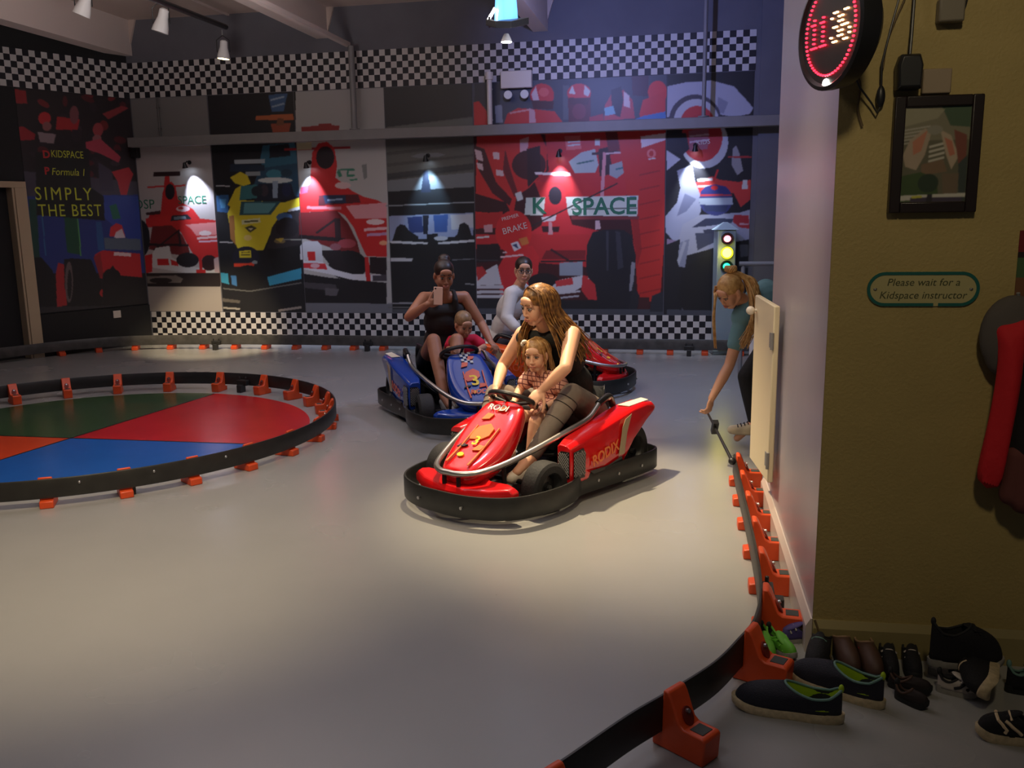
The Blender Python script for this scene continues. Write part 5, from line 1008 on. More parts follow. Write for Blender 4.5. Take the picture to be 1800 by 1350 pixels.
# ================================================================== PEOPLE
def skin_mat(name, c): return mat(name, c, .5, noise=.05, nscale=20)
SK1 = skin_mat('fair_skin', C8(226, 172, 140)); SK2 = skin_mat('fair_child_skin', C8(230, 178, 146)); SK3 = skin_mat('tanned_skin', C8(176, 118, 88)); SK4 = skin_mat('toddler_skin', C8(206, 150, 120)); SK5 = skin_mat('warm_skin', C8(222, 164, 130))
m_lip = mat('lips', C8(190, 118, 100), .45); m_eye = mat('eye_white', C8(176, 168, 160), .25); m_iris = mat('iris', (.03, .02, .015), .15)
def hair_mat(name, c1, c2):
    if name in _m: return _m[name]
    m = bpy.data.materials.new(name); m.use_nodes = True; nt = m.node_tree; b = nt.nodes['Principled BSDF']; b.inputs['Roughness'].default_value = .42
    n = nt.nodes.new('ShaderNodeTexNoise'); n.inputs['Scale'].default_value = 40; n.inputs['Detail'].default_value = 3; tc = nt.nodes.new('ShaderNodeTexCoord')
    r = nt.nodes.new('ShaderNodeValToRGB'); r.color_ramp.elements[0].color = (*c1, 1); r.color_ramp.elements[1].color = (*c2, 1); r.color_ramp.elements[0].position = .35; r.color_ramp.elements[1].position = .65
    nt.links.new(tc.outputs['Object'], n.inputs['Vector']); nt.links.new(n.outputs['Fac'], r.inputs[0]); nt.links.new(r.outputs[0], b.inputs['Base Color']); _m[name] = m; return m
HB = hair_mat('light_brown_hair', C8(88, 54, 26), C8(158, 112, 58)); HC = hair_mat('fair_brown_hair', C8(150, 108, 64), C8(196, 152, 96)); HD = hair_mat('dark_brown_hair', (.014, .009, .007), C8(58, 36, 26)); HBL = hair_mat('blonde_hair', C8(184, 136, 78), C8(222, 180, 118)); HT = hair_mat('toddler_fair_hair', C8(130, 98, 66), C8(170, 132, 92))
def V(*a): return Vector(a)
def head_parts(q, c, f, u, s=1.0):
    """adds skull, jaw, nose, ears to q; c = middle of the head, s=1 for an adult (head 0.23 m high)"""
    Rh = frame(f, u); P = lambda x, y, z: Vector(c)+Rh @ (Vector((x, y, z))*s)     # x right, y forward, z up
    E = lambda p, r_, rot=None: q.ell(P(*p), [a*s for a in r_], Rh if rot is None else Rh @ rot)
    E((0, -.012, .030), (.074, .090, .084)); E((0, .030, -.010), (.062, .058, .078)); E((0, .036, -.055), (.046, .048, .046)); E((0, .062, -.086), (.024, .022, .019)); E((0, .060, -.045), (.040, .030, .036))
    for x in (-1, 1):
        q.cap(P(.055*x, .0, -.045), P(.018*x, .060, -.092), .020*s, .015*s); E((.034*x, .058, -.030), (.028, .028, .040)); E((.076*x, -.004, -.008), (.010, .018, .031), Matrix.Rotation(R(-12*x), 3, 'Z'))
        E((.029*x, .079, .026), (.028, .011, .010)); E((.010*x, .097, -.034), (.0085, .009, .0065))
    q.cap(P(0, .086, .012), P(0, .099, -.024), .0080*s, .0095*s); E((0, .102, -.029), (.0105, .010, .008)); E((0, .084, -.060), (.024, .014, .012)); E((0, .075, .045), (.05, .02, .03))
    return P, Rh
def face_details(root, c, f, u, s, iris=m_iris, brow=None, look=0, down=0):
    Rh = frame(f, u); P = lambda x, y, z: Vector(c)+Rh @ (Vector((x, y, z))*s)
    for x in (-1, 1):
        q = MB(); q.ell(P(.030*x, .0785, .006), (.0140*s, .0112*s, .0066*s), Rh); e = q.build('eye', m_eye, root)
        q = MB(); q.ell(P(.030*x+look*.005, .0885, .005-down*.003), (.0066*s, .0030*s, .0062*s), Rh); q.build('iris', iris, e)
        q = MB(); q.tube(bez([P(.013*x, .0900, .010), P(.030*x, .0935, .0155), P(.046*x, .0845, .008)], 4), [.0016*s]*4+[.0026*s]+[.0014*s]*4, 6); q.build('eyelashes', m_iris, root)
        q = MB(); q.tube(bez([P(.012*x, .0955, .030), P(.030*x, .0940, .0365), P(.048*x, .083, .031)], 4), [.0030*s]*8+[.0014*s], 6); q.build('eyebrow', brow or m_iris, root)
    q = MB(); q.tube(bez([P(-.023, .090, -.060), P(-.010, .0985, -.0565), P(0, .099, -.058), P(.010, .0985, -.0565), P(.023, .090, -.060)], 4), [.0018*s]+[.0042*s]*15+[.0018*s], 8); q.tube(bez([P(-.021, .090, -.0615), P(0, .0985, -.0665), P(.021, .090, -.0615)], 4), [.0018*s]+[.0048*s]*7+[.0018*s], 8)
    q.build('lips', m_lip, root)
def hand(q, w_, d, pn, thumb=1, curl=35, s=1.0, spread=.0, tcurl=20):
    """w_ wrist, d towards fingers, pn palm normal, thumb = side of the thumb along d x pn"""
    d = Vector(d).normalized(); pn = Vector(pn); pn = (pn-d*pn.dot(d)).normalized(); lat = d.cross(pn).normalized()*thumb; w_ = Vector(w_)
    Rp = axes(lat, d, lat.cross(d)); q.ell(w_+d*.048*s, (.038*s, .050*s, .015*s), Rp); q.ell(w_+d*.03*s+lat*.018*s+pn*.004*s, (.02*s, .032*s, .015*s), Rp); q.cap(w_-d*.01*s, w_+d*.02*s, .022*s, .020*s)
    for i, (off, L, r_, b0) in enumerate(((.029, .070, .0086, .084), (.010, .078, .0088, .088), (-.009, .072, .0084, .085), (-.027, .056, .0076, .078))):
        p = w_+d*b0*s+lat*off*s; q.cap(w_+d*.03*s+lat*off*.6*s, p, .011*s, r_*1.1*s); dd = (d+lat*(off*spread*8)).normalized()
        for k, fr_ in enumerate((.44, .31, .25)):
            a = R(curl*(1, 1.25, .9)[k]); dd = (dd*math.cos(a)+(pn-dd*pn.dot(dd)).normalized()*math.sin(a)).normalized(); p2 = p+dd*L*fr_*s; q.cap(p, p2, r_*(1-.07*k)*s, r_*(.93-.07*k)*s, 12, 3); p = p2
    p = w_+d*.022*s+lat*.026*s+pn*.004*s; td = (d*.62+lat*.75+pn*.25).normalized()
    for L, r0, r1 in ((.040, .0125, .0105), (.034, .0105, .0095), (.026, .0095, .0078)):
        p2 = p+td*L*s; q.cap(p, p2, r0*s, r1*s, 12, 3); p = p2; a = R(tcurl); td = (td*math.cos(a)+(d*.7+pn*.7-lat*.5).normalized()*math.sin(a)).normalized()
def strand(p0, pts_, r0, wave, ph, n=5, wax=(1, 0, 0)):
    P = bez([p0]+pts_, n); L = len(P); out = []; wx = Vector(wax)
    for i, p in enumerate(P):
        k = i/(L-1); out.append(p+wx*math.sin(ph+k*11)*wave*k+Vector((0, 0, 1)).cross(wx)*math.cos(ph*1.7+k*9)*wave*k)
    return out, [r0*(.7+.3*math.sin(math.pi*min(1, i/(L-1)*1.2)))*(1-.72*(i/(L-1))**2) for i in range(L)]
def hair_scalp(q, c, f, u, s=1.0, back=1.0, low=-.02):
    Rh = frame(f, u); P = lambda x, y, z: Vector(c)+Rh @ (Vector((x, y, z))*s)
    q.ell(P(0, -.016, .044), (.080*s, .096*s, .083*s), Rh, 28, 18); q.ell(P(0, -.05, .0), (.072*s, .058*s, .075*s), Rh, 24, 14)
    return P
def torso(q, hip, chest, shL, shR, s, g=0.0, belly=1.0):
    """g = how much thicker than the body (for clothes)"""
    hip = Vector(hip); chest = Vector(chest); up = (chest-hip).normalized(); lat = (Vector(shL)-Vector(shR)).normalized(); f = lat.cross(up).normalized(); lat = up.cross(f).normalized(); Rt = axes(lat, f, up)
    q.ell(hip, ((.155*s+g), (.118*s+g), (.115*s+g)), Rt); mid = hip.lerp(chest, .45); q.ell(mid, (.122*s*belly+g, .092*s*belly+g, .15*s+g), Rt); q.ell(chest, (.145*s+g, .100*s+g, .145*s+g), Rt)
    q.cap(Vector(shL)-lat*.01, Vector(shR)+lat*.01, .050*s+g, .050*s+g)
    return Rt

# ---------- woman driving the red kart
def kart_root(name, label, K, off=(0, 0, 0), cat='person'):
    r_ = thing(name, label, cat); r_.location = Vector(K.location)+Matrix.Rotation(K.rotation_euler.z, 3, 'Z') @ Vector(off); r_.rotation_euler = K.rotation_euler; return r_
T = kart_root('person', 'woman in black sleeveless top and grey leggings, leaning forward, driving the red kart', K1)
hip = V(-.60, .0, .375); chest = V(-.36, .01, .74); shL = V(-.245, .175, .885); shR = V(-.225, -.165, .865); hc = V(-.135, .012, 1.055); hf = V(.93, -.30, -.26); hu = V(.26, .02, 1)
q = MB(); torso(q, hip, chest, shL, shR, 1.0); q.cap(V(-.27, .0, .87), hc+V(-.03, 0, -.07), .056, .048); head_parts(q, hc, hf, hu, .98)
elL = V(-.035, .275, .730); wrL = V(.015, .150, .600); elR = V(-.20, -.305, .665); wrR = V(.005, -.190, .575)
q.limb([shL, shL.lerp(elL, .5), elL, elL.lerp(wrL, .35), wrL], [.050, .043, .036, .037, .024]); q.limb([shR, shR.lerp(elR, .5), elR, elR.lerp(wrR, .35), wrR], [.050, .043, .036, .037, .024])
wn = V(-.5, 0, .866)
hand(q, wrL, V(.62, -.25, -.55), V(-.35, -.55, -.75), 1, 48, .95); hand(q, wrR, V(.66, .22, -.42), V(-.35, .6, -.72), -1, 48, .95)
knL = V(-.165, .225, .555); anL = V(.125, .150, .235); knR = V(-.06, -.245, .520); anR = V(.19, -.165, .215)
hL, hR = hip+V(.02, .095, -.02), hip+V(.02, -.095, -.02)
q.limb([hL, hL.lerp(knL, .5), knL, knL.lerp(anL, .3), anL], [.088, .074, .054, .054, .036]); q.limb([hR, hR.lerp(knR, .5), knR, knR.lerp(anR, .3), anR], [.088, .074, .054, .054, .036])
q.cap(anL, anL+V(.13, -.0, -.055), .034, .026); q.cap(anR, anR+V(.13, .0, -.05), .034, .026)
q.organic('body', SK1, T, .0048, 3)
face_details(T, hc, hf, hu, .98, brow=HB, down=1)
q = MB(); torso(q, hip+V(.01, 0, .03), chest, shL*.97+V(-.01, 0, .01), shR*.97+V(-.01, 0, .008), 1.0, .014); q.ell(hip+V(-.04, 0, .02), (.13, .165, .12)); q.organic('sleeveless_top', mat('black_knit_top', (.010, .010, .011), .75), T, .007, 4)
q = MB(); q.ell(hip+V(.0, 0, -.035), (.13, .165, .10)); q.limb([hL, hL.lerp(knL, .5), knL, knL.lerp(anL, .3), knL.lerp(anL, .93)], [.100, .084, .064, .063, .046]); q.limb([hR, hR.lerp(knR, .5), knR, knR.lerp(anR, .3), knR.lerp(anR, .93)], [.100, .084, .064, .063, .046])
lg = q.organic('leggings', mat('grey_leggings', C8(122, 110, 100), .75, noise=.08, nscale=30), T, .006, 4)
for kn, an in ((knL, anL), (knR, anR)):
    for f_ in (.10, .20, .42):
        ax = (an-kn).normalized(); a_ = ax.orthogonal().normalized(); b_ = ax.cross(a_); c_ = kn.lerp(an, f_); rr_ = .0655 if f_ < .4 else .0600
        q = MB(); q.tube([c_+(a_*math.cos(t_)+b_*math.sin(t_))*rr_ for t_ in [2*math.pi*i/28 for i in range(28)]], .0022, 6, closed=True); q.build('seam', m_seat, T)
def small_shoe(parent, an, d, m, s=1.0, nm='shoe'):
    d = Vector(d).normalized(); q = MB(); q.cap(an+V(-.01, 0, -.02)*s, an+d*.05*s+V(0, 0, -.03)*s, .040*s, .038*s); q.cap(an+d*.04*s+V(0, 0, -.036)*s, an+d*.155*s+V(0, 0, -.040)*s, .040*s, .032*s); q.ell(an+d*.06*s+V(0, 0, -.058)*s, (.12*s, .040*s, .022*s), axes(d, Vector((0, 0, 1)).cross(d).normalized(), Vector((0, 0, 1))))
    return q.organic(nm, m, parent, .006, 3)
m_wshoe = mat('white_canvas_shoe', C8(222, 212, 196), .6)
small_shoe(T, anL+V(.01, 0, -.02), V(1, -.1, -.16), m_wshoe); small_shoe(T, anR+V(.01, 0, -.02), V(1, .05, -.1), m_wshoe)
# long wavy hair
q = MB(); P = hair_scalp(q, hc, hf, hu, .98); Rh = frame(hf, hu)
cap_ = q.organic('hair_cap', HB, T, .006, 4)
q = MB(); rnd = random.Random(11)
for side in (-1, 1):
    for k in range(78):
        az = R(rnd.uniform(56, 172)); x, y = math.sin(az)*side, math.cos(az); dn = V(0, 0, -1)
        lay = rnd.uniform(0, .016); crown = P(.006*side, .045-.09*rnd.random(), .122)
        p1 = P(x*.074, -.018+y*.082, .085); p2 = P(x*(.088+lay), -.022+y*(.098+lay), .02); p3 = P(x*(.088+lay), -.03+y*(.094+lay), -.06)
        L = rnd.uniform(.20, .34)
        if side == 1:   # her right: hangs forward over the right shoulder
            o_ = V(.02+.03*rnd.random(), -.028-.02*rnd.random(), 0); pts_ = [p1, p2, p3, p3+dn*L*.35+o_*.6, p3+dn*L*.7+o_*1.1, p3+dn*L+o_*1.2]
        else:           # her left: behind and over the shoulder
            o_ = V(-.075*rnd.random()-.01, .045+.03*rnd.random(), 0); pts_ = [p1, p2, p3, p3+dn*L*.30+o_*.8, p3+dn*L*.62+o_*1.5, p3+dn*L*.85+o_*2.0]
        S_, r_ = strand(crown, pts_, .0074, .011, rnd.uniform(0, 6.28), 4, (Rh.col[0])); q.tube(S_, r_, 6)
q.build('long_wavy_hair', HB, T, smooth=80, kind='stuff')

# ---------- girl on her lap
T = kart_root('person', 'small fair girl in pink checked dress sitting on the lap of the driving woman', K1)
hip = V(-.275, .025, .455); chest = V(-.215, .02, .575); shL = V(-.185, .115, .635); shR = V(-.175, -.075, .635); hc = V(-.135, .0, .765); hf = V(.95, .28, -.14); hu = V(.12, 0, 1)
q = MB(); torso(q, hip, chest, shL, shR, .60); q.cap(V(-.18, .018, .63), hc+V(-.02, 0, -.05), .032, .030); head_parts(q, hc, hf, hu, .82)
elL = V(-.19, .175, .525); wrL = V(-.055, .100, .480); elR = V(-.14, -.135, .54); wrR = V(-.03, -.085, .50)
q.limb([shL, elL, wrL], [.030, .025, .018]); q.limb([shR, elR, wrR], [.030, .025, .018]); hand(q, wrL, V(.8, -.45, .05), V(0, 0, -1), 1, 35, .62); hand(q, wrR, V(.9, .2, 0), V(0, 0, -1), -1, 35, .62)
knL = V(-.01, .085, .405); anL = V(.045, .085, .235); knR = V(.0, -.045, .405); anR = V(.06, -.045, .235)
q.limb([hip+V(0, .05, -.01), knL, knL.lerp(anL, .35), anL], [.054, .041, .038, .026]); q.limb([hip+V(0, -.05, -.01), knR, knR.lerp(anR, .35), anR], [.054, .041, .038, .026]); q.cap(anL, anL+V(.08, 0, -.03), .024, .02); q.cap(anR, anR+V(.08, 0, -.03), .024, .02)
q.organic('body', SK2, T, .0042, 3); face_details(T, hc, hf, hu, .82, brow=HC)
m_chk = bpy.data.materials.new('pink_checked_cloth'); m_chk.use_nodes = True; nt = m_chk.node_tree; b = nt.nodes['Principled BSDF']; b.inputs['Roughness'].default_value = .8
tc = nt.nodes.new('ShaderNodeTexCoord'); mp_ = nt.nodes.new('ShaderNodeMapping'); mp_.inputs['Rotation'].default_value = (0, .4, .2); nt.links.new(tc.outputs['Object'], mp_.inputs[0])
w1 = nt.nodes.new('ShaderNodeTexWave'); w1.inputs['Scale'].default_value = 12; w1.bands_direction = 'Z'; w2 = nt.nodes.new('ShaderNodeTexWave'); w2.inputs['Scale'].default_value = 12; w2.bands_direction = 'Y'
mx = nt.nodes.new('ShaderNodeMath'); mx.operation = 'MAXIMUM'; rp_ = nt.nodes.new('ShaderNodeValToRGB'); rp_.color_ramp.elements[0].position = .86; rp_.color_ramp.elements[1].position = .94; rp_.color_ramp.elements[0].color = (*C8(226, 170, 150), 1); rp_.color_ramp.elements[1].color = (*C8(110, 50, 56), 1)
for a_ in (w1, w2): nt.links.new(mp_.outputs[0], a_.inputs['Vector'])
nt.links.new(w1.outputs['Fac'], mx.inputs[0]); nt.links.new(w2.outputs['Fac'], mx.inputs[1]); nt.links.new(mx.outputs[0], rp_.inputs[0]); nt.links.new(rp_.outputs[0], b.inputs['Base Color'])
q = MB(); torso(q, hip+V(.03, 0, .01), chest, shL, shR, .60, .010); q.cap(shL, shL.lerp(elL, .45), .042, .046); q.cap(shR, shR.lerp(elR, .45), .042, .046); q.cap(hip+V(.03, .05, 0), hip+V(.12, .055, -.012), .070, .064); q.cap(hip+V(.03, -.05, 0), hip+V(.12, -.045, -.012), .070, .064); q.organic('checked_dress', m_chk, T, .006, 4)
small_shoe(T, anL+V(0, 0, -.01), V(1, .1, -.1), m_wshoe, .66); small_shoe(T, anR+V(0, 0, -.01), V(1, 0, -.1), m_wshoe, .66)
q = MB(); P = hair_scalp(q, hc, hf, hu, .82); q.organic('hair_cap', HC, T, .006, 4)
q = MB(); Rh = frame(hf, hu)
for k in range(56):
    side = -1 if k % 2 else 1; az = R(rnd.uniform(48, 170)); x, y = math.sin(az)*side, math.cos(az); lay = rnd.uniform(0, .012); p3 = P(x*(.088+lay), -.03+y*(.094+lay), -.05)
    S_, r_ = strand(P(.004*side, .03-.07*rnd.random(), .124), [P(x*.076, -.018+y*.084, .085), P(x*(.088+lay), -.022+y*(.098+lay), .02), p3, p3+V(-.01, -.01*side, -.05-.04*rnd.random())], .0058, .007, rnd.uniform(0, 6), 4, Rh.col[0]); q.tube(S_, r_, 6)
q.build('fine_hair', HC, T, smooth=80, kind='stuff')
q = MB(); q.ell(P(.070, .03, .105), (.022, .012, .012)); q.ell(P(.088, .02, .085), (.014, .012, .016)); q.build('hair_clip', m_wshoe, T)
q = MB(); ctr_ = wrL.lerp(elL, .12); ax = (elL-wrL).normalized(); a_ = ax.orthogonal().normalized(); b_ = ax.cross(a_); q.tube([ctr_+(a_*math.cos(t_)+b_*math.sin(t_))*.021 for t_ in [2*math.pi*i/20 for i in range(20)]], .006, 6, closed=True); q.build('wristband', m_seat, T)

# ---------- woman filming in the blue kart
T = kart_root('person', 'tanned woman in dark tank top holding up a phone in the blue kart', K2)
hip = V(-.56, .0, .40); chest = V(-.46, .02, .76); shL = V(-.40, .195, .915); shR = V(-.39, -.145, .925); hc = V(-.30, .0, 1.105); hf = V(.97, -.10, -.28); hu = V(.2, 0, 1)
q = MB(); torso(q, hip, chest, shL, shR, 1.0); q.cap(V(-.41, .02, .90), hc+V(-.02, 0, -.07), .055, .048); head_parts(q, hc, hf, hu, 1.0)
elR = V(-.24, -.315, .795); wrR = V(-.05, -.215, .905); elL = V(-.33, .315, .70); wrL = V(-.16, .33, .575)
q.limb([shR, shR.lerp(elR, .5), elR, elR.lerp(wrR, .35), wrR], [.052, .045, .037, .038, .025]); q.limb([shL, shL.lerp(elL, .5), elL, elL.lerp(wrL, .35), wrL], [.052, .045, .037, .038, .025])
hand(q, wrR, V(.25, .95, .25), V(-.9, .25, .1), 1, 34, .95, tcurl=10); hand(q, wrL, V(.8, .1, -.35), V(0, -.3, -1), 1, 40, .95)
knR = V(-.12, -.155, .615); anR = V(.16, -.165, .22); knL = V(-.12, .035, .605); anL = V(.17, -.045, .22)
hR, hL = hip+V(.03, -.095, -.02), hip+V(.03, .085, -.02)
q.limb([hR, hR.lerp(knR, .5), knR, knR.lerp(anR, .3), anR], [.088, .076, .056, .054, .036]); q.limb([hL, hL.lerp(knL, .5), knL, knL.lerp(anL, .3), anL], [.088, .076, .056, .054, .036]); q.cap(anL, anL+V(.13, 0, -.055), .034, .026); q.cap(anR, anR+V(.13, 0, -.05), .034, .026)
q.organic('body', SK3, T, .0052, 3); face_details(T, hc, hf, hu, 1.0, down=1)
q = MB(); torso(q, hip+V(0, 0, .02), chest+V(0, 0, -.03), shL+V(0, -.05, -.10), shR+V(0, .05, -.10), .98, .014)
for s_ in (.10, -.07): q.limb([V(-.36, s_, .84), V(-.335, s_, .90), V(-.375, s_, .965), V(-.425, s_, .965), V(-.475, s_, .90), V(-.46, s_, .84)], [.034, .024, .018, .018, .024, .034])
q.organic('tank_top', mat('dark_olive_top', C8(46, 42, 40), .8), T, .007, 4)
q = MB(); q.ell(hip+V(.0, 0, -.03), (.13, .165, .10)); q.limb([hL, hL.lerp(knL, .35)], [.100, .092]); q.limb([hR, hR.lerp(knR, .35)], [.100, .092]); q.organic('shorts', mat('dark_shorts', (.012, .012, .015), .8), T, .007, 4)
m_grsh = mat('pale_grey_shoe', C8(170, 166, 160), .6); small_shoe(T, anL+V(.01, 0, -.02), V(1, 0, -.14), m_grsh); small_shoe(T, anR+V(.01, 0, -.02), V(1, .1, -.14), m_grsh)
q = MB(); P = hair_scalp(q, hc, hf, hu, 1.0); q.ell(P(-.012, -.085, .108), (.052, .05, .042)); q.organic('hair_bun', HD, T, .006, 4)
ph = thing('phone', 'pink gold phone held up by the woman in the blue kart', 'phone'); ph.location = Vector(T.location); ph.rotation_euler = T.rotation_euler
pc_ = wrR+V(.045, .075, .065); Rp = frame(V(.96, -.12, .25), V(-.22, .12, 1)); q = MB(); q.box(pc_, (.070, .009, .140), Rp); pb = q.build('body', mat('rose_gold', C8(224, 176, 150), .35, metal=.3), ph, bevel=.004); q = MB(); q.ell(pc_+Rp @ V(.022, .005, .056), (.007, .003, .007), Rp); q.build('lens', m_iris, ph)
q = MB(); q.box(pc_+Rp @ V(0, -.0048, 0), (.062, .001, .128), Rp); q.build('screen', mat('phone_screen', (.02, .02, .03), .1), ph)

# ---------- toddler steering the blue kart
T = kart_root('person', 'fair haired toddler in red shirt at the wheel of the blue kart', K2)
hip = V(-.30, .13, .36); chest = V(-.27, .13, .51); shL = V(-.25, .225, .585); shR = V(-.25, .035, .585); hc = V(-.215, .125, .715); hf = V(.92, .10, -.42); hu = V(.4, 0, 1)
q = MB(); torso(q, hip, chest, shL, shR, .62); q.cap(V(-.25, .13, .58), hc+V(-.02, 0, -.05), .034, .032); head_parts(q, hc, hf, hu, .86)
elL = V(-.16, .275, .53); wrL = V(-.03, .185, .535); elR = V(-.16, -.02, .53); wrR = V(-.03, -.015, .555)
q.limb([shL, elL, wrL], [.031, .026, .019]); q.limb([shR, elR, wrR], [.031, .026, .019]); hand(q, wrL, V(.95, -.35, .2), V(-.2, 0, -1), 1, 45, .62); hand(q, wrR, V(.95, -.1, .2), V(-.2, 0, -1), -1, 45, .62)
knL = V(-.02, .235, .385); anL = V(.10, .225, .21); knR = V(-.02, .03, .385); anR = V(.19, -.10, .215); knR = V(.02, -.03, .36)
q.limb([hip+V(0, .055, 0), knL, knL.lerp(anL, .35), anL], [.056, .043, .040, .028]); q.limb([hip+V(0, -.055, 0), knR, knR.lerp(anR, .35), anR], [.056, .043, .040, .028]); q.cap(anL, anL+V(.08, 0, -.03), .024, .02); q.cap(anR, anR+V(.08, 0, -.03), .024, .02)
q.organic('body', SK4, T, .0046, 3); face_details(T, hc, hf, hu, .86, down=1, brow=HT)
q = MB(); torso(q, hip+V(0, 0, .03), chest, shL, shR, .62, .012); q.cap(shL, shL.lerp(elL, .6), .044, .046); q.cap(shR, shR.lerp(elR, .6), .044, .046); q.organic('red_shirt', mat('red_cotton', C8(214, 24, 62), .8), T, .006, 4)
q = MB(); q.limb([hip+V(0, .055, 0), knL], [.070, .056]); q.limb([hip+V(0, -.055, 0), knR], [.070, .056]); q.organic('shorts', mat('navy_shorts', (.012, .014, .03), .8), T, .006, 4)
small_shoe(T, anL+V(0, 0, -.01), V(1, .1, -.1), m_grsh, .7); small_shoe(T, anR+V(0, 0, -.01), V(1, 0, -.1), m_grsh, .7)
q = MB(); P = hair_scalp(q, hc, hf, hu, .86); h_ = q.organic('short_hair', HT, T, .005, 3)

# ---------- woman with glasses in the far kart
T = kart_root('person', 'woman with glasses and loose white shirt in the far red and orange kart', K3)
hip = V(-.56, -.02, .38); chest = V(-.44, -.02, .73); shL = V(-.39, .165, .885); shR = V(-.36, -.195, .87); hc = V(-.30, -.03, 1.075); hf = V(.45, -.85, -.10); hu = V(.06, .0, 1)
q = MB(); torso(q, hip, chest, shL, shR, 1.0); q.cap(V(-.39, -.02, .87), hc+V(-.01, .01, -.07), .052, .047); head_parts(q, hc, hf, hu, 1.0)
elR = V(-.36, -.31, .67); wrR = V(-.20, -.37, .545); elL = V(-.22, .26, .70); wrL = V(-.0, .17, .60)
q.limb([shR, elR, wrR], [.050, .036, .024]); q.limb([shL, elL, wrL], [.050, .036, .024]); hand(q, wrR, V(.6, .1, -.5), V(0, .3, -1), -1, 40, .95); hand(q, wrL, V(.9, -.4, -.3), V(-.2, 0, -1), 1, 45, .95)
knR = V(-.14, -.20, .52); anR = V(.16, -.16, .22); knL = V(-.10, .19, .52); anL = V(.18, .15, .22); hR, hL = hip+V(.03, -.09, -.02), hip+V(.03, .09, -.02)
q.limb([hR, knR, anR], [.088, .056, .036]); q.limb([hL, knL, anL], [.088, .056, .036]); q.cap(anL, anL+V(.13, 0, -.055), .034, .026); q.cap(anR, anR+V(.13, 0, -.05), .034, .026)
q.organic('body', SK5, T, .0056, 3); face_details(T, hc, hf, hu, 1.0)
q = MB(); torso(q, hip+V(0, 0, .04), chest, shL, shR, 1.0, .022); q.limb([shR, elR, elR.lerp(wrR, .6)], [.068, .056, .050]); q.limb([shL, elL, elL.lerp(wrL, .5)], [.068, .056, .050]); q.organic('white_shirt', mat('white_loose_cotton', C8(206, 198, 190), .8, bump=.5, bscale=14), T, .007, 3)
q = MB(); q.ell(hip+V(.0, 0, -.03), (.13, .165, .10)); q.limb([hL, knL, knL.lerp(anL, .9)], [.100, .066, .05]); q.limb([hR, hR.lerp(knR, .4)], [.100, .085]); q.organic('dark_trousers', mat('dark_trousers', C8(44, 42, 50), .8), T, .007, 4)
q = MB(); P = hair_scalp(q, hc, hf, hu, 1.0); q.ell(P(0, -.115, .05), (.045, .045, .045)); q.organic('tied_hair', HD, T, .006, 4)
q = MB(); Rh = frame(hf, hu)
for x in (-1, 1): q.tube([P(.031*x+.025*math.cos(a), .0985-.004*abs(math.cos(a)), .004+.017*math.sin(a)) for a in [2*math.pi*i/20 for i in range(20)]], .0028, 6, closed=True); q.tube([P(.056*x, .094, .010), P(.080*x, .02, .010)], .0022, 6)
q.tube([P(-.007, .103, .010), P(.007, .103, .010)], .0025, 6); q.build('glasses', m_dk, T)
q = MB(); wr_ = wrR.lerp(elR, .10); ax = (elR-wrR).normalized(); a_ = ax.orthogonal().normalized(); b_ = ax.cross(a_); q.tube([wr_+(a_*math.cos(t_)+b_*math.sin(t_))*.028 for t_ in [2*math.pi*i/20 for i in range(20)]], .008, 6, closed=True); q.build('wristband', m_orf, T)

# ---------- girl bending down at the gate
B0 = V(1.60, 5.78, 0)
T = thing('person', 'girl with blonde ponytail and teal shirt bending down beside the gate', 'person', B0)
def G(px, y, dep=0.0):
    b_ = B0*(1+dep/B0.length); return upon(px, y, (b_.x, b_.y, 0))-B0
hc = G(1284, 512, -.10); hf = V(-.78, -.42, -.72); hu = V(-.30, -.25, .75)
shF = G(1306, 560, -.06); elF = G(1282, 642, -.12); wrF = G(1251, 700, -.22)
shB = G(1346, 508, .14); hip = G(1402, 548, .30); chest = G(1346, 542, .07)
up = (chest-hip).normalized()
q = MB(); torso(q, hip, chest, shF, shB, .92); q.cap(G(1325, 540, .03), hc+V(.03, .03, -.03), .05, .046); head_parts(q, hc, hf, hu, .92)
q.limb([shF, shF.lerp(elF, .5), elF, elF.lerp(wrF, .35), wrF], [.046, .041, .034, .036, .023]); hand(q, wrF, V(-.25, -.15, -.9), V(-.5, .5, .1), 1, 40, .92)
elB = shB+V(.06, .05, -.24); wrB = elB+V(-.02, -.06, -.2); q.limb([shB, elB, wrB], [.046, .034, .023]); hand(q, wrB, V(0, -.2, -1), V(-1, 0, 0), 1, 30, .92)
knF = G(1314, 662, .10); anF = G(1326, 742, .06); hF = hip+V(-.05, -.06, -.02)
knB = V(.36, .34, .50); anB = V(.42, .52, .10); hB = hip+V(.02, .10, -.02)
q.limb([hF, hF.lerp(knF, .5), knF, knF.lerp(anF, .3), anF], [.085, .074, .054, .050, .030]); q.limb([hB, knB, anB], [.085, .054, .032])
ftF = G(1296, 770, .04); q.cap(anF, ftF, .032, .024); q.cap(anB, anB+V(-.14, -.02, -.06), .032, .024)
q.organic('body', SK5, T, .0048, 3); face_details(T, hc, hf, hu, .92, down=1, brow=HBL)
q = MB(); torso(q, hip+up*.08, chest, shF, shB, 1.08, .024); q.limb([shF, shF.lerp(elF, .55)], [.060, .054]); q.limb([shB, shB.lerp(elB, .5)], [.060, .054]); q.organic('teal_shirt', mat('teal_cotton', C8(104, 146, 154), .8, bump=.4, bscale=20), T, .007, 3)
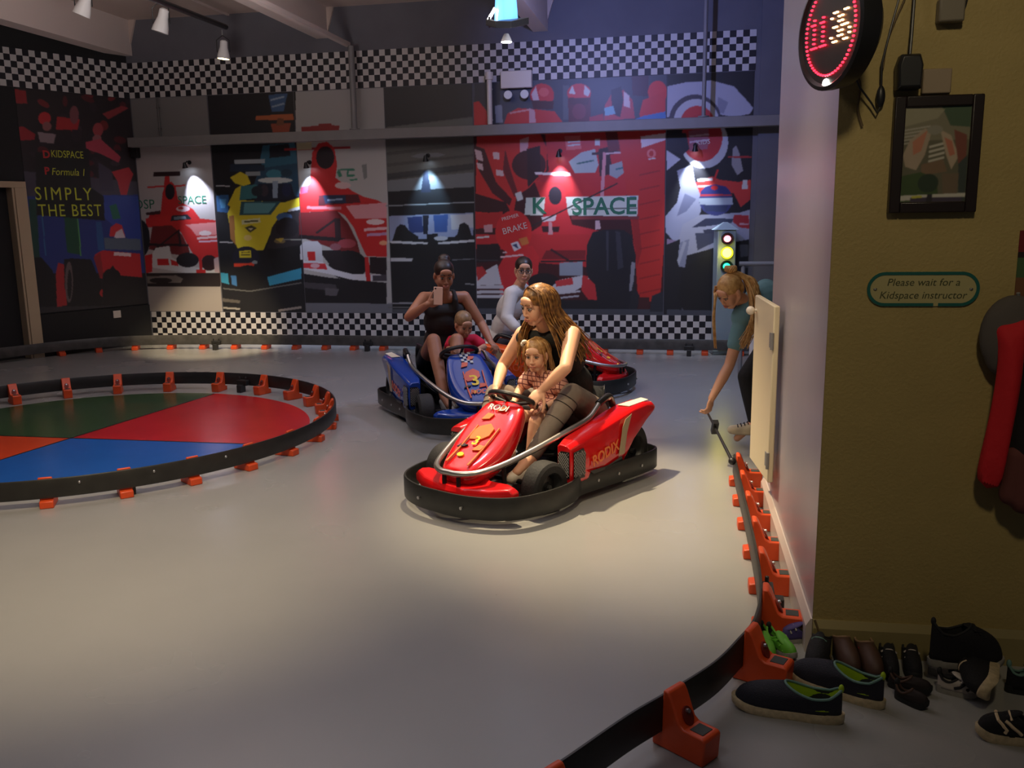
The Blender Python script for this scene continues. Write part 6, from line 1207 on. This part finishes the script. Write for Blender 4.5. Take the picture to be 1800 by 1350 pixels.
q = MB(); q.ell(hip, (.12, .12, .12)); q.limb([hF, hF.lerp(knF, .5), knF, knF.lerp(anF, .3), knF.lerp(anF, .94)], [.098, .085, .066, .060, .042]); q.limb([hB, knB, knB.lerp(anB, .94)], [.098, .064, .042]); q.organic('black_trousers', mat('black_trousers', (.010, .010, .011), .8), T, .007, 4)
m_can = mat('beige_canvas_shoe', C8(206, 190, 160), .7)
dF = (ftF-anF); dF.z = 0; so = small_shoe(T, anF+V(0, 0, -.015), dF, m_can, .95); small_shoe(T, anB, V(-1, -.1, -.05), m_can, .95)
q = MB()
for k in range(4): a = anF+dF.normalized()*(.045+.022*k)+V(0, 0, -.008-.007*k); la = V(-dF.y, dF.x, 0).normalized(); q.tube([a+la*.026, a+V(0, 0, .012), a-la*.026], .004, 6)
q.build('laces', m_dk, T)
q = MB(); P = hair_scalp(q, hc, hf, hu, .92); q.organic('hair_cap', HBL, T, .006, 4)
tk = P(0, -.075, .115)
q = MB()
for k in range(16):
    a = 2*math.pi*k/16; q.tube(bez([tk+V(0, 0, -.01), tk+V(math.cos(a)*.035, math.sin(a)*.035, .012), tk+V(math.cos(a+.6)*.03, math.sin(a+.6)*.03, .034), tk+V(0, 0, .026)], 4), .007, 6)
q.build('top_knot', HBL, T, smooth=80, kind='stuff')
q = MB(); rnd = random.Random(5); lat_ = frame(hf, hu).col[0]
A1_ = G(1322, 500, -.08); A2_ = G(1330, 560, -.13); A3_ = G(1306, 615, -.15)
for k in range(70):    # the tail falls down on the near side of the face
    j = lambda a: V(rnd.uniform(-a, a), rnd.uniform(-a, a), rnd.uniform(-a, a)*.4)
    S_, r_ = strand(tk+j(.012), [tk+(A1_-tk)*.45+j(.018)+V(0, 0, .015), A1_+j(.034), A2_+j(.042), A3_+j(.03)+V(0, 0, rnd.uniform(0, .06))], .0070, .004, rnd.uniform(0, 6), 5, lat_); q.tube(S_, r_, 6)
C1_ = G(1258, 520, -.18); C2_ = G(1255, 560, -.20); C3_ = G(1258, 612, -.20)
for k in range(16):
    S_, r_ = strand(P(.05, .05, .085)+j(.01), [P(.075, .07, .03)+j(.006), C1_+j(.008), C2_+j(.009), C3_+j(.008)], .0056, .003, rnd.uniform(0, 6), 5, lat_); q.tube(S_, r_, 6)
q.build('long_straight_hair', HBL, T, smooth=80, kind='stuff')
q = MB(); tg = G(1328, 580, -.10); q.box(tg, (.07, .004, .035), Matrix.Rotation(R(-35), 3, 'Y')); q.build('name_tag', m_white, T)
# bar of the flap she lifts
q = MB(); a = G(1245, 728, -.26)+B0; b_ = V(1.245, 4.88, .17); q.tube([a, b_], [.007, .010], 8); q.box(a.lerp(b_, .30), (.035, .035, .09), frame((b_-a), (0, 0, 1)).transposed() if False else Matrix.Rotation(R(30), 3, 'X')); q.ell(b_, (.022, .022, .022))
q.build('lifting_bar', m_dk, label='thin dark bar running from the bending girl\'s hand to the barrier end', cat='bar')

# ================================================================== SHOES BY THE WALL
def shoe(label, toe, heel, up, sole, lin, lace=None, H_=.085, z=0, W_=None, roll=0, stripe=None, sole_h=.022, strap=None, group=None):
    toe = Vector((toe[0], toe[1], 0)); heel = Vector((heel[0], heel[1], 0)); L = (toe-heel).length; c = heel.lerp(toe, .5)
    a = math.atan2((toe-heel).y, (toe-heel).x); W_ = W_ or L*.36
    t = thing('shoe', label, 'shoe', (c.x, c.y, z), a); t.rotation_euler = (roll, 0, a)
    if group: t['group'] = group
    N_ = 40
    def outline(k=1.0, dx=0):
        pts = []
        for i in range(N_):
            ph = 2*math.pi*i/N_; x = math.cos(ph); y = math.sin(ph)
            hw = .5*W_*(.80+.20*x-.0*x*x+.06*math.cos(2*ph)); hw *= (1-.10*math.exp(-((x+.15)/.3)**2))
            pts.append((L*.5*x*k+dx, hw*abs(y)**.85*(1 if y > 0 else -1)*k+.006*(1 if x > 0 else 0)*x))
        return pts
    O_ = outline(); Oi = outline(.94)
    q = MB(); spr = lambda x: .016*max(0, (x/(L*.5)-.55)/.45)**2
    q.rings([[V(x*.96, y*.94, spr(x)) for x, y in O_], [V(x, y, .006+spr(x)) for x, y in O_], [V(x*1.005, y*1.01, sole_h+spr(x)*.8+.006*(x < -L*.3)) for x, y in O_], [V(x*.97, y*.96, sole_h+.004+spr(x)*.8) for x, y in O_]])
    q.build('sole', sole, t, smooth=50)
    # upper: closed outline rising to the collar
    cx = -L*.22; rxx, ryy = L*.245, W_*.30; rings = []; K_ = 9
    col = []
    for i in range(N_):
        ph = 2*math.pi*i/N_; x = cx+rxx*math.cos(ph); y = ryy*math.sin(ph); zc = H_*(1.0+.16*(-math.cos(ph) > .6)*(-math.cos(ph)-.6)/.4+.10*max(0, math.cos(ph)))-.016*abs(math.sin(ph))**2; col.append(V(x, y, zc))
    for k in range(K_+1):
        kk = k/K_; ring = []
        for i in range(N_):
            x, y = Oi[i]; o = V(x, y, sole_h*.8+spr(x)*.8); toeish = max(0, x/(L*.5)); Hb = (H_*.5)*(1-.0*toeish); e = kk**(1.25+.5*toeish)
            zz = o.z+Hb*(1-(1-kk)**3.2)+(col[i].z-o.z-Hb)*kk**1.6
            bul = 1+.04*math.sin(math.pi*kk); ring.append(V((o.x+(col[i].x-o.x)*e), (o.y+(col[i].y-o.y)*e)*bul, zz))
        rings.append(ring)
    q = MB(); q.rings(rings, cap0=False, cap1=False); u_ = q.build('upper', up, t, smooth=80, solid=.003)
    q = MB(); rl = [[p+V(0, 0, .001) for p in col]]
    for kk, sc in ((.25, .95), (.6, .97), (.8, 1.0)): rl.append([V(cx+(p.x-cx)*sc*.96, p.y*.96*sc, sole_h+.006+(p.z-sole_h-.006)*(1-kk)) for p in col])
    rl.append([V(cx+(p.x-cx)*.3, p.y*.3, sole_h+.010) for p in col]); q.rings(rl, cap0=False, cap1=True); q.build('lining', lin, t, smooth=80)
    q = MB(); q.tube(col, .0042, 8, closed=True); q.build('collar', lin if strap is None else strap, t)
    q = MB(); q.ell((cx-rxx+.002, 0, H_*1.16), (.008, .010, .014)); q.build('heel_tab', lin, t)
    if lace: q = MB(); q.ell(V(cx+rxx+.012, 0, H_*.99), (.040, .020, .008), Matrix.Rotation(R(22), 3, 'Y')); q.build('tongue', up, t)
    if lace:
        for k in range(4):
            x = cx+rxx+.006+k*.017; zt = H_*1.08-k*.0125; w_ = .024-.002*k
            q = MB(); q.tube(bez([V(x, -w_, zt-.012), V(x+.004, -w_*.4, zt-.001), V(x+.004, w_*.4, zt-.001), V(x, w_, zt-.012)], 4), .0034, 6); q.build('lace', lace, t)
    if stripe:
        for sgn in (1, -1):
            for k in range(2):
                P = []
                for j in range(6):
                    x = -L*.05+k*.03+.02*j/5*0+.035*j/5; kk = .12+.62*j/5
                    best = None
                    for ri in range(K_):
                        pass
                    r0 = rings[min(K_, int(kk*K_))]; cand = [p for p in r0 if p.y*sgn > 0]; pb = min(cand, key=lambda p: abs(p.x-x)); P.append(pb+V(0, .003*sgn, .002))
                q = MB(); q.tube(P, .005, 6); q.build('stripe', stripe, t)
    return t
F = lambda x, y: fl(x, y, .0)
m_navy = mat('navy_mesh_fabric', C8(30, 30, 42), .8, bump=.4, bscale=300); m_blk = mat('black_suede', C8(17, 16, 20), .85, bump=.3, bscale=150); m_lime = mat('lime_lining', C8(150, 180, 20), .7); m_off = mat('worn_cream_sole', C8(196, 178, 142), .6, noise=.25, nscale=60); m_offw = mat('grey_white_sole', C8(150, 146, 138), .6, noise=.15, nscale=50)
m_tealace = mat('teal_grey_lace', C8(96, 130, 120), .7); m_brown = mat('brown_leather', C8(74, 50, 38), .6); m_tan = mat('tan_lining', C8(140, 112, 84), .7); m_grn = mat('bright_green_strap', C8(96, 170, 50), .6); m_pur = mat('purple_blue_fabric', C8(70, 60, 120), .7); m_dk2 = mat('dark_lining', (.01, .01, .011), .8); m_crl = mat('cream_lace', C8(220, 196, 160), .7); m_wht = mat('white_leather', C8(190, 180, 172), .5); m_dbr = mat('dark_brown_fabric', C8(36, 26, 26), .8); m_rtag = mat('red_tag', C8(190, 24, 40), .6)
PR1 = 'lime lined dark sneakers'
shoe('big dark sneaker with lime lining and cream sole, nearest to the track', F(1286, 1236), F(1484, 1272), m_navy, m_off, m_lime, None, .098, group=PR1, sole_h=.028, strap=m_tealace)
shoe('dark lime lined sneaker behind the nearest one', F(1388, 1188), F(1556, 1248), m_navy, m_off, m_lime, None, .096, group=PR1, sole_h=.026, strap=m_tealace)
shoe('dark sneaker with loose teal grey laces behind the lime lined pair', F(1425, 1192), F(1452, 1130), m_blk, m_dk2, m_dk2, m_tealace, .085)
t_ = shoe('small bright green strappy shoe beside the corner orange foot', F(1395, 1166), F(1348, 1128), m_grn, m_offw, m_dk2, m_grn, .060, strap=m_grn)
shoe('second small green strappy shoe against the black barrier', F(1352, 1168), F(1336, 1122), m_grn, m_offw, m_dk2, m_grn, .055, strap=m_grn)
shoe('purple blue shoe with pale sole at the foot of the wall corner', F(1372, 1128), F(1428, 1128), m_pur, m_offw, m_dk2, m_offw, .062)
PR2 = 'brown ankle shoes with tan openings'
b1_ = shoe('brown ankle shoe with tan opening and red tag on its side', F(1500, 1195), F(1466, 1133), m_brown, m_dk2, m_tan, None, .088, group=PR2)
q = MB(); q.box((.03, .042, .05), (.012, .005, .04)); q.build('red_tag', m_rtag, b1_)
shoe('brown ankle shoe with tan opening, right one of its pair', F(1540, 1205), F(1508, 1142), m_brown, m_dk2, m_tan, None, .088, group=PR2)
PR3 = 'small black shoes in the middle of the row'
shoe('small black shoe right of the brown pair', F(1566, 1202), F(1554, 1148), m_blk, m_dk2, m_dk2, m_wht, .070, group=PR3, W_=.072)
shoe('small black shoe left of the high top shoe', F(1606, 1202), F(1594, 1150), m_blk, m_dk2, m_dk2, m_wht, .070, group=PR3, W_=.072)
PR4 = 'dark brown flat shoes'
shoe('dark brown flat shoe with pale strap on the bare floor', F(1638, 1226), F(1560, 1206), m_dbr, m_dk2, m_dk2, None, .050, strap=m_brown, group=PR4)
shoe('dark brown flat shoe, the nearer of two behind the lime lined pair', F(1630, 1252), F(1572, 1226), m_dbr, m_dk2, m_dk2, None, .050, strap=m_brown, group=PR4)
PR5 = 'white and black trainers'
shoe('white and black trainer under the black high top', F(1716, 1196), F(1630, 1184), m_wht, m_offw, m_dk2, m_wht, .060, group=PR5, stripe=m_blk)
shoe('white and black trainer in front of its twin, below the high top', F(1722, 1230), F(1645, 1214), m_wht, m_offw, m_dk2, m_wht, .062, group=PR5, stripe=m_blk)
hp = fl(1622, 1160, .068); tp_ = fl(1756, 1164, .068)
ht = shoe('black high top shoe with grey sole on top of the white trainers', (tp_.x, tp_.y-.03), (hp.x, hp.y-.03), m_blk, m_offw, m_dk2, m_blk, .135, z=.066)
PR6 = 'black sneakers with cream soles and laces'
t14 = shoe('black sneaker with cream laces and thick cream sole at the right edge', F(1712, 1292), F(1850, 1316), m_blk, m_off, m_dk2, m_crl, .085, group=PR6, stripe=m_crl, sole_h=.03)
t13 = shoe('black sneaker tipped on its side showing a vertical cream sole', F(1742, 1262), F(1752, 1192), m_blk, m_off, m_dk2, m_crl, .10, z=.062, roll=R(-76), group=PR6, sole_h=.03)
t13.rotation_euler = (R(74), 0, t13.rotation_euler.z)
shoe('dark shoe behind the tipped sneaker at the right edge', F(1850, 1225), F(1765, 1215), m_blk, m_dk2, m_tealace, m_tealace, .085)
# cable beside the wall corner
q = MB(); q.tube([yw(.006, .128, .012), yw(.03, .06, .03), yw(.06, .006, .06)], .004, 8); q.build('cable', m_wire, label='thin brown cable running from the wall corner down to the shoes', cat='cable')

# ================================================================== JACKET
d_, z_ = ywpix(1770, 590, .05); t = thing('jacket', 'red and grey jacket hanging on the yellow wall at the right edge', 'jacket', yw(d_, z_, .05))
def J(px, y, off): 
    a, b_ = ywpix(px, y, off); return yw(a, b_, off)-t.location
RYj = RY
q = MB(); q.ell(J(1778, 588, .055), (.098, .045, .128), axes(YD, YN, V(0, 0, 1))); q.ell(J(1770, 620, .05), (.07, .045, .08), axes(YD, YN, V(0, 0, 1))); q.organic('hood', mat('grey_jacket_cloth', C8(84, 78, 74), .85, bump=.3, bscale=20), t, .008, 4)
q = MB(); secs = [((1736, 562), (1806, 548), .070), ((1747, 582), (1803, 575), .100), ((1757, 612), (1800, 612), .115), ((1752, 655), (1798, 660), .115), ((1745, 700), (1790, 705), .11), ((1735, 750), (1780, 757), .11), ((1724, 800), (1768, 810), .105), ((1712, 852), (1756, 868), .10)]
rg = []
for k_, (pa, pb, of_) in enumerate(secs):
    A_ = J(*pa, of_-.02); B_ = J(*pb, of_); M_ = A_.lerp(B_, .5); ax_ = (B_-A_)/2; th_ = .014 if k_ == 0 else .030; wob = .004*math.sin(k_*2.1)
    rg.append([M_+ax_*math.cos(a_)+(-YN)*((th_+wob)*math.sin(a_)+.005*math.sin(3*a_+k_)) for a_ in [2*math.pi*i/20 for i in range(20)]])
q.rings(rg); q.build('sleeve', mat('red_jacket_cloth', C8(196, 20, 32), .8, bump=.4, bscale=25), t, sub=1, smooth=80)
q = MB(); q.cap(J(1850, 610, .06), J(1835, 850, .07), .085, .10); q.cap(J(1815, 640, .06), J(1800, 830, .07), .045, .055); q.organic('jacket_body', mat('black_jacket_cloth', C8(26, 20, 22), .85, bump=.4, bscale=20), t, .008, 4)
q = MB(); q.cap(J(1785, 800, .085), J(1775, 870, .085), .030, .034); q.cap(J(1810, 800, .09), J(1800, 880, .09), .04, .045); q.organic('lower_trim', mat('maroon_grey_trim', C8(98, 52, 48), .85), t, .007, 4)
q = MB(); q.tube([J(1790, 530, .0), J(1790, 528, .05), J(1790, 515, .06)], .006, 8); q.build('hook', m_rail, t)
